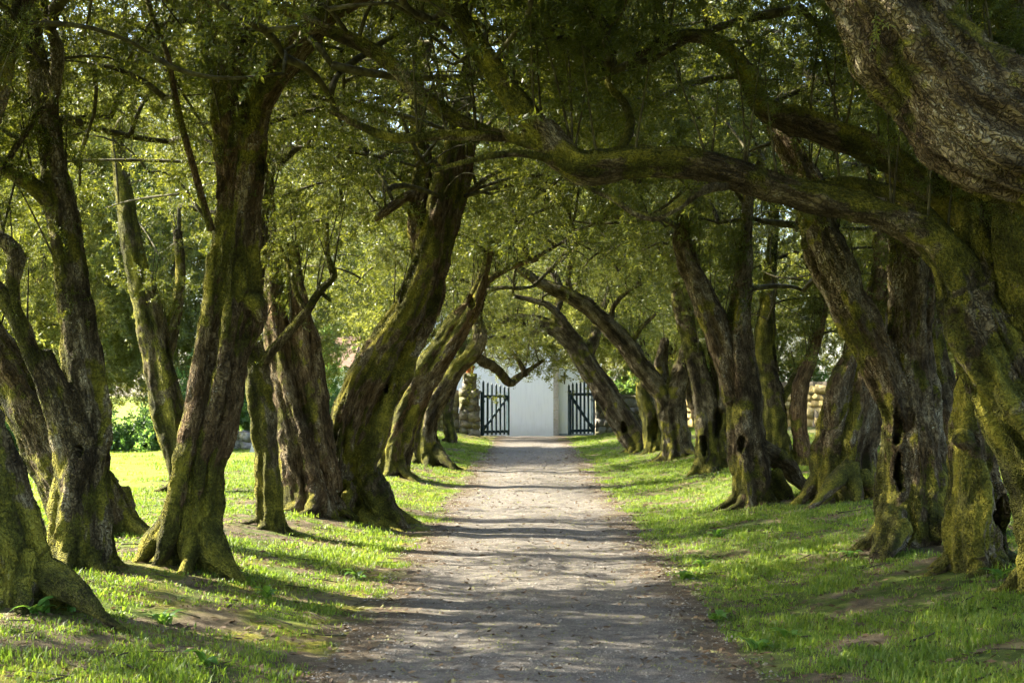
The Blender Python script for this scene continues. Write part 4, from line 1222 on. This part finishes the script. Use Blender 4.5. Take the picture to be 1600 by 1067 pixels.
# gate leaves
def gate_leaf(label, hinge, free, brace_up):
    A = Vector((hinge[0], hinge[1], 0)); B = Vector((free[0], free[1], 0)); L = (B - A).length
    ang = math.atan2(B.y - A.y, B.x - A.x); z0 = gh(*hinge) + 0.04
    e = empty('gate_leaf', (A.x, A.y, z0), label, 'gate', 'leaves of the open picket gate')
    M = Matrix.Translation((A.x, A.y, z0)) @ Matrix.Rotation(ang, 4, 'Z')
    st = Box().box(0.0, 0.10, -0.04, 0.04, 0, 1.62, M).build('stile', M_GATE, e, 0.006)
    for hz in (0.36, 1.24): Box().box(-0.05, 0.16, -0.052, -0.041, hz, hz + 0.05, M).build('hinge', M_IRON, st)
    Box().box(L - 0.11, L, -0.045, 0.045, 0.0, 1.60, M).build('stile', M_GATE, e, 0.006)
    Box().box(0.101, L - 0.111, -0.03, 0.03, 1.40, 1.50, M).build('rail', M_GATE, e, 0.006)
    Box().box(0.101, L - 0.111, -0.03, 0.03, 0.10, 0.20, M).build('rail', M_GATE, e, 0.006)
    # brace
    x0, x1 = 0.10, L - 0.12; za, zb = 0.21, 1.39
    ln = math.hypot(x1 - x0, zb - za); sl = math.atan2(zb - za, x1 - x0)
    Mb = M @ Matrix.Translation((x0, 0, za)) @ Matrix.Rotation(-sl, 4, 'Y')
    Box().box(0.0, ln, -0.026, 0.026, -0.045, 0.045, Mb).build('brace', M_GATE, e, 0.005)
    n = 7
    rg2 = random.Random(int(abs(hinge[0]) * 100))
    for k in range(n):
        x = 0.07 + (L - 0.14) * k / (n - 1); w = 0.042; h = 2.02 - 0.20 * k / (n - 1) + rg2.uniform(-0.015, 0.015)
        b = Box().box(x - w, x + w, -0.062, -0.034, 0.03, h - 0.07, M)
        i = len(b.v)                                   # pointed head
        for (px, py) in ((x - w, -0.062), (x + w, -0.062), (x + w, -0.034), (x - w, -0.034)): pass
        b.v += [tuple(M @ Vector((x, -0.062, h))), tuple(M @ Vector((x, -0.034, h)))]
        b.f = [f for f in b.f if f != (4, 5, 6, 7)] + [(4, 5, i), (6, 7, i + 1), (5, 6, i + 1, i), (7, 4, i, i + 1)]
        b.build('picket', M_GATE, e)
gate_leaf('left leaf of the blue-green picket gate, swung open beside the stone pillar', (-1.74, GY + 0.02), (-0.74, GY + 1.15), True)
gate_leaf('right leaf of the blue-green picket gate, partly hidden by the leaning olive', (2.38, GY - 0.32), (1.42, GY - 1.35), False)

# chapel beyond the lane
CYL = 56.6
zc = gh(0, CYL)
ch = empty('chapel', (0.5, CYL, zc), 'white limewashed chapel wall behind the open gate', 'chapel')
Box().box(-5.2, 0.98, CYL, CYL + 7.0, zc - 0.2, 5.0).build('wall', M_PLASTER, ch)
Box().box(1.20, 2.9, CYL + 0.25, CYL + 7.0, zc - 0.2, 5.0).build('side_wall', M_PLASTER, ch)
qz = zc - 0.1
rg2 = random.Random(4)
while qz < 4.9:
    hh = rg2.uniform(0.34, 0.5)
    Box().box(0.983, 1.197, CYL - 0.04 - rg2.uniform(0, 0.012), CYL + 0.3, qz, qz + hh - 0.012).build('quoin', M_GRANITE, ch, 0.012)
    qz += hh
Box().box(1.20, 2.9, CYL + 0.13, CYL + 0.247, zc - 0.1, zc + 0.10).build('plinth', simple_material('grey_plinth', (0.22, 0.24, 0.27), (0.30, 0.32, 0.35), 6), ch)
Rf = mesh_obj('roof', [(-5.5, CYL - 0.3, 4.95), (3.2, CYL - 0.3, 4.95), (3.2, CYL + 7.3, 4.95), (-5.5, CYL + 7.3, 4.95), (-1.15, CYL - 0.3, 6.9), (-1.15, CYL + 7.3, 6.9)],
              [(0, 1, 4), (1, 2, 5, 4), (2, 3, 5), (3, 0, 4, 5), (0, 3, 2, 1)], M_ROOF, ch)
cr = empty('wall_cross', (1.43, CYL + 0.24, 2.0), 'small dark iron cross fixed to the white side wall', 'cross')
b = Box().box(1.405, 1.455, CYL + 0.20, CYL + 0.243, 1.98, 2.46); b.build('upright', M_IRON, cr, 0.005)
b = Box().box(1.28, 1.403, CYL + 0.205, CYL + 0.24, 2.27, 2.32).box(1.457, 1.58, CYL + 0.205, CYL + 0.24, 2.27, 2.32); b.build('crossbar', M_IRON, cr, 0.004)
hs = empty('house', (-9.0, 55, 0), 'white house glimpsed far left between the olive trunks', 'house')
Box().box(-12.5, -7.0, 54.0, 60.0, 0.0, 2.6).build('wall', M_PLASTER, hs)
mesh_obj('roof', [(-12.8, 53.7, 2.6), (-6.7, 53.7, 2.6), (-6.7, 60.3, 2.6), (-12.8, 60.3, 2.6), (-12.8, 57, 3.9), (-6.7, 57, 3.9)], [(0, 1, 5, 4), (2, 3, 4, 5), (1, 2, 5), (3, 0, 4), (0, 3, 2, 1)], M_ROOF, hs)
# leaning pale post by the field wall
pp = at(396, 709, 32.0); pt = at(408, 670, 32.1)
po = tag(mesh_obj('leaning_post', *(lambda b: (b.v, b.f))(Box().box(-0.07, 0.07, -0.06, 0.06, 0, 0.66, Matrix.Translation((pp[0], 31.9, gh(pp[0], 31.9) - 0.04)) @ Matrix.Rotation(math.radians(17), 4, 'Y'))), M_CONCRETE),
     'pale concrete post leaning by the field wall', 'post')

# ------------------------------------------------------------------ grass, weeds, litter, pebbles
def tuft_source(seed, n, rad, h0, h1):
    rg = np.random.default_rng(seed); V, F, L = [], [], []
    for k in range(n):
        a = rg.uniform(0, 6.28); r = rad * math.sqrt(rg.random()); p = np.array([math.cos(a) * r, math.sin(a) * r, -0.01])
        h = rg.uniform(h0, h1); w = rg.uniform(0.0028, 0.0052); b = rg.uniform(0, 6.28)
        s = np.array([math.cos(b), math.sin(b), 0]); ln = np.array([-math.sin(b), math.cos(b), 0]) * h * rg.uniform(0.1, 0.8)
        i = len(V)
        V += [p - s * w, p + s * w, p + ln * 0.3 + [0, 0, h * 0.6] - s * w * 0.8, p + ln * 0.3 + [0, 0, h * 0.6] + s * w * 0.8, p + ln + [0, 0, h * 0.92]]
        F += [(i, i + 1, i + 3), (i, i + 3, i + 2), (i + 2, i + 3, i + 4)]; L += [rg.random()] * 5
    me = np_mesh('grass_tuft', np.array(V), np.array(F), M_GRASS, False)
    a = me.attributes.new('leafrand', 'FLOAT', 'POINT'); a.data.foreach_set('value', np.array(L, np.float32))
    return bpy.data.objects.new('grass_tuft', me)
G_GRASS = scatter_group('grass', [tuft_source(80 + k, 34, 0.13, 0.015, 0.068) for k in range(6)])

G_TURF = scatter_group('turf', [tuft_source(180 + k, 46, 0.15, 0.008, 0.032) for k in range(5)])

def near_tree(x, y):
    d = np.full(len(x), 9.0)
    for (bx, by, r) in TREE_BASES: d = np.minimum(d, np.hypot(x - bx, y - by) - r * 1.1)
    return d

def grass_points(n, x0, x1, y0, y1, dens):
    x = RNG.uniform(x0, x1, n); y = y0 * (y1 / y0) ** RNG.random(n)
    el, er = path_edges(y)
    out = np.maximum(el - x, x - er)
    patch = noise2(x, y, 0.75, 12.0) * 0.6 + noise2(x, y, 0.28, 13.0) * 0.4
    p = sstep(-0.02, 0.35, out + 0.25 * noise2(x, y, 0.4, 14.0)) * sstep(-0.12, 0.30, patch + 0.05)
    mossy = sstep(-1.2, -1.5, x) * sstep(-3.4, -2.6, x) * sstep(13.5, 11, y)
    p = p * (1 - 0.8 * mossy * sstep(-0.2, 0.1, noise2(x, y, 1.0, 15.0)))
    p = p * (0.4 + 0.6 * sstep(0.0, 0.5, near_tree(x, y))) * dens
    k = RNG.random(n) < p
    x, y = x[k], y[k]
    return np.stack([x, y, ground_h(x, y)], -1), patch[k]

P1, q1 = grass_points(20000, -5.5, -0.8, 6.8, 50, 0.9)
P2, q2 = grass_points(26000, 0.9, 7.5, 6.8, 52, 1.0)
P3, q3 = grass_points(9000, -20, -5.0, 11, 34, 1.0)
for nm, P, q, lb, ss in (('grass', P1, q1, 'thin grass and moss on the left bank under the olives', 1.0), ('grass', P2, q2, 'green grass on the right bank along the path', 1.05), ('grass', P3, q3, 'bright sunlit grass of the left field', 1.25)):
    n = len(P)
    R = np.stack([RNG.normal(size=n) * 0.1, RNG.normal(size=n) * 0.1, RNG.uniform(0, 6.28, n)], -1)
    S = (0.45 + 0.5 * RNG.random(n) ** 2 + 0.7 * np.clip(q, -0.3, 1)) * ss * (1 + 0.012 * np.maximum(P[:, 1] - 10, 0))
    tag(scatter(nm, G_GRASS, 6, P, R, S), lb, 'grass', kind='stuff')

for (nt, xa, xb, lb) in ((7000, -5.2, -0.9, 'very short moss-like turf on the left bank'), (9500, 1.0, 7.2, 'very short turf between the grass tufts on the right bank')):
    x = RNG.uniform(xa, xb, nt); y = 6.8 * (46 / 6.8) ** RNG.random(nt); el, er = path_edges(y)
    k = RNG.random(nt) < sstep(-0.05, 0.4, np.maximum(el - x, x - er) + 0.3 * noise2(x, y, 0.5, 24.0)) * sstep(-0.22, 0.22, noise2(x, y, 0.9, 25.0) * 0.7 + noise2(x, y, 0.3, 26.0) * 0.4) * (1 - 0.45 * sstep(-1.2, -1.5, x) * sstep(-3.6, -2.8, x) * sstep(15, 11.5, y)) * sstep(-0.02, 0.35, near_tree(x, y))
    x, y = x[k], y[k]; n = len(x)
    tag(scatter('turf', G_TURF, 5, np.stack([x, y, ground_h(x, y)], -1), np.stack([np.zeros(n), np.zeros(n), RNG.uniform(0, 6.28, n)], -1), RNG.uniform(0.8, 1.3, n) * (1 + 0.012 * y)), lb, 'grass', kind='stuff')

# fallen leaves
def litter(n, x0, x1, y0, y1):
    x = RNG.uniform(x0, x1, n); y = y0 * (y1 / y0) ** RNG.random(n)
    keep = RNG.random(n) < 0.25 + 0.75 * sstep(0.6, 1.3, np.abs(x - PATH_C)) * sstep(-0.3, 0.3, noise2(x, y, 0.6, 17.0) + 0.15)
    x, y = x[keep], y[keep]; n = len(x)
    z = ground_h(x, y) + 0.012
    a = RNG.uniform(0, 6.28, n); L = RNG.uniform(0.03, 0.06, n) * (1 + 0.02 * y); W = L * RNG.uniform(0.2, 0.4, n)
    d = np.stack([np.cos(a), np.sin(a), RNG.normal(size=n) * 0.25], -1); s = np.stack([-np.sin(a), np.cos(a), RNG.normal(size=n) * 0.4], -1)
    c = np.stack([x, y, z], -1)
    V = np.stack([c - d * L[:, None] / 2, c + s * W[:, None] / 2, c + d * L[:, None] / 2, c - s * W[:, None] / 2], 1).reshape(-1, 3)
    F = np.arange(n * 4).reshape(n, 4)
    me = np_mesh('fallen_leaves', V, F, M_LITTER, False)
    a = me.attributes.new('leafrand', 'FLOAT', 'POINT'); a.data.foreach_set('value', np.repeat(RNG.random(n), 4).astype(np.float32))
    tag(link(bpy.data.objects.new('fallen_leaves', me)), 'dry fallen leaves strewn over path edges and banks', 'leaves', kind='stuff')
litter(42000, -5.5, 7.0, 7, 40)

def sticks(n):
    parts = []
    rg = np.random.default_rng(77)
    for k in range(n):
        x = rg.uniform(-4.5, 5.5); y = 7 * (30 / 7) ** rg.random()
        if abs(x - PATH_C) < 1.3: continue
        a = rg.uniform(0, 6.28); L = rg.uniform(0.06, 0.3)
        t = np.linspace(-0.5, 0.5, 5); bx = x + np.cos(a) * L * t + rg.normal() * 0.06 * L * 4 * t * t; by = y + np.sin(a) * L * t
        z = ground_h(bx, by) + 0.012 + rg.uniform(0, 0.02)
        parts.append(tube(np.column_stack([bx, by, z, np.linspace(0.006, 0.003, 5) * rg.uniform(0.6, 1.4)]), 5, 0, k))
    V, F = join_tubes(parts)
    tag(link(bpy.data.objects.new('fallen_twigs', np_mesh('fallen_twigs', V, F, M_TWIG))), 'dry fallen twigs lying on both banks', 'twigs', kind='stuff')
sticks(420)

def pebbles(n):
    x = PATH_C + RNG.uniform(-1.35, 1.35, n); y = 7 * (45 / 7) ** RNG.random(n)
    z = ground_h(x, y) + 0.006
    r = RNG.uniform(0.004, 0.011, n) * (1 + 0.8 * (RNG.random(n) < 0.04)) * (1 + 0.01 * y)
    base = np.array([[1, 0, 0], [0, 1, 0], [-1, 0, 0], [0, -1, 0], [0, 0, 0.8], [0, 0, -0.5]], float)
    f = np.array([[0, 1, 4], [1, 2, 4], [2, 3, 4], [3, 0, 4]])
    V = (base[None] * (1 + RNG.normal(size=(n, 6, 1)) * 0.25) * r[:, None, None] + np.stack([x, y, z], -1)[:, None]).reshape(-1, 3)
    F = (f[None] + (np.arange(n) * 6)[:, None, None]).reshape(-1, 3)
    me = np_mesh('gravel', V, F, M_STONE, True)
    tag(link(bpy.data.objects.new('gravel', me)), 'loose grit and small stones on the path', 'gravel', kind='stuff')
pebbles(14000)

# leafy weeds
def weed_leaf(seed, L, W):
    rg = np.random.default_rng(seed); V, F = [], []
    n = 5
    for i in range(n + 1):
        t = i / n; w = W * math.sin(math.pi * min(1, t * 0.9 + 0.1)) ** 0.8 * (1 if i < n else 0.05)
        x = L * t * (1 - 0.15 * t); z = L * (0.75 * t - 0.75 * t * t)
        V += [(x, -w, z + w * 0.35), (x, 0, z), (x, w, z + w * 0.35)]
        if i:
            a = 3 * (i - 1); b = 3 * i
            F += [(a, b, b + 1, a + 1), (a + 1, b + 1, b + 2, a + 2)]
    me = np_mesh('leaf', np.array(V), np.array(F), M_WEED, True)
    a = me.attributes.new('leafrand', 'FLOAT', 'POINT'); a.data.foreach_set('value', np.full(len(V), rg.random(), np.float32))
    return me
M_WEED = leaf_material('weed_leaf', [(0.1, (0.03, 0.085, 0.012)), (1.0, (0.10, 0.20, 0.03))], [(0.1, (0.12, 0.28, 0.02)), (1.0, (0.3, 0.45, 0.05))], tw=0.35)
WL = [weed_leaf(k, 0.16, 0.022) for k in range(3)] + [weed_leaf(9 + k, 0.11, 0.030) for k in range(2)]
WEEDS = [((1120, 968), 'leafy weed at the right edge of the path, nearest the camera'), ((1185, 1015), 'leafy weed low at the bottom, right of the path'), ((1100, 885), 'leafy weed at the right path edge, further along'),
         ((1070, 905), 'small weed creeping onto the right of the path'), ((1235, 1000), 'leafy weed in the grass right of the bottom path edge'), ((1500, 870), 'leafy weed under the mossy-footed olive on the right'),
         ((1560, 905), 'broad weed at the far right in front of the dark cavity'), ((22, 935), 'leafy weed right at the foot of the leftmost olive'), ((60, 960), 'second small weed at the left edge, in front of the leftmost olive'),
         ((110, 955), 'third weed from the left edge, right of the leftmost olive foot'), ((255, 975), 'weed in the grass left of the long root'), ((320, 1040), 'weed low at the bottom left'), ((560, 905), 'weed on the left bank edge near the path'), ((420, 935), 'weed on the mossy left bank'),
         ((1330, 870), 'weed in the right bank grass below the mossy stump'), ((1120, 840), 'weed at the path side below the pale-barked olive')]
for i, ((px, py), lb) in enumerate(WEEDS):
    Y = ground_hit(px, py); p = at(px, py, Y); rg = np.random.default_rng(900 + i)
    e = empty('weed', (p[0], Y, gh(p[0], Y)), lb, 'weed', 'broad-leaved weeds in the grass')
    for k in range(9):
        o = bpy.data.objects.new('leaf', WL[rg.integers(len(WL))]); s = rg.uniform(0.7, 1.3)
        o.location = (p[0] + rg.normal() * 0.02, Y + rg.normal() * 0.02, gh(p[0], Y)); o.scale = (s, s, s)
        o.rotation_euler = (rg.normal() * 0.15, -rg.uniform(0.1, 0.7), k * 0.7 + rg.uniform(-0.3, 0.3))
        link(o, e)
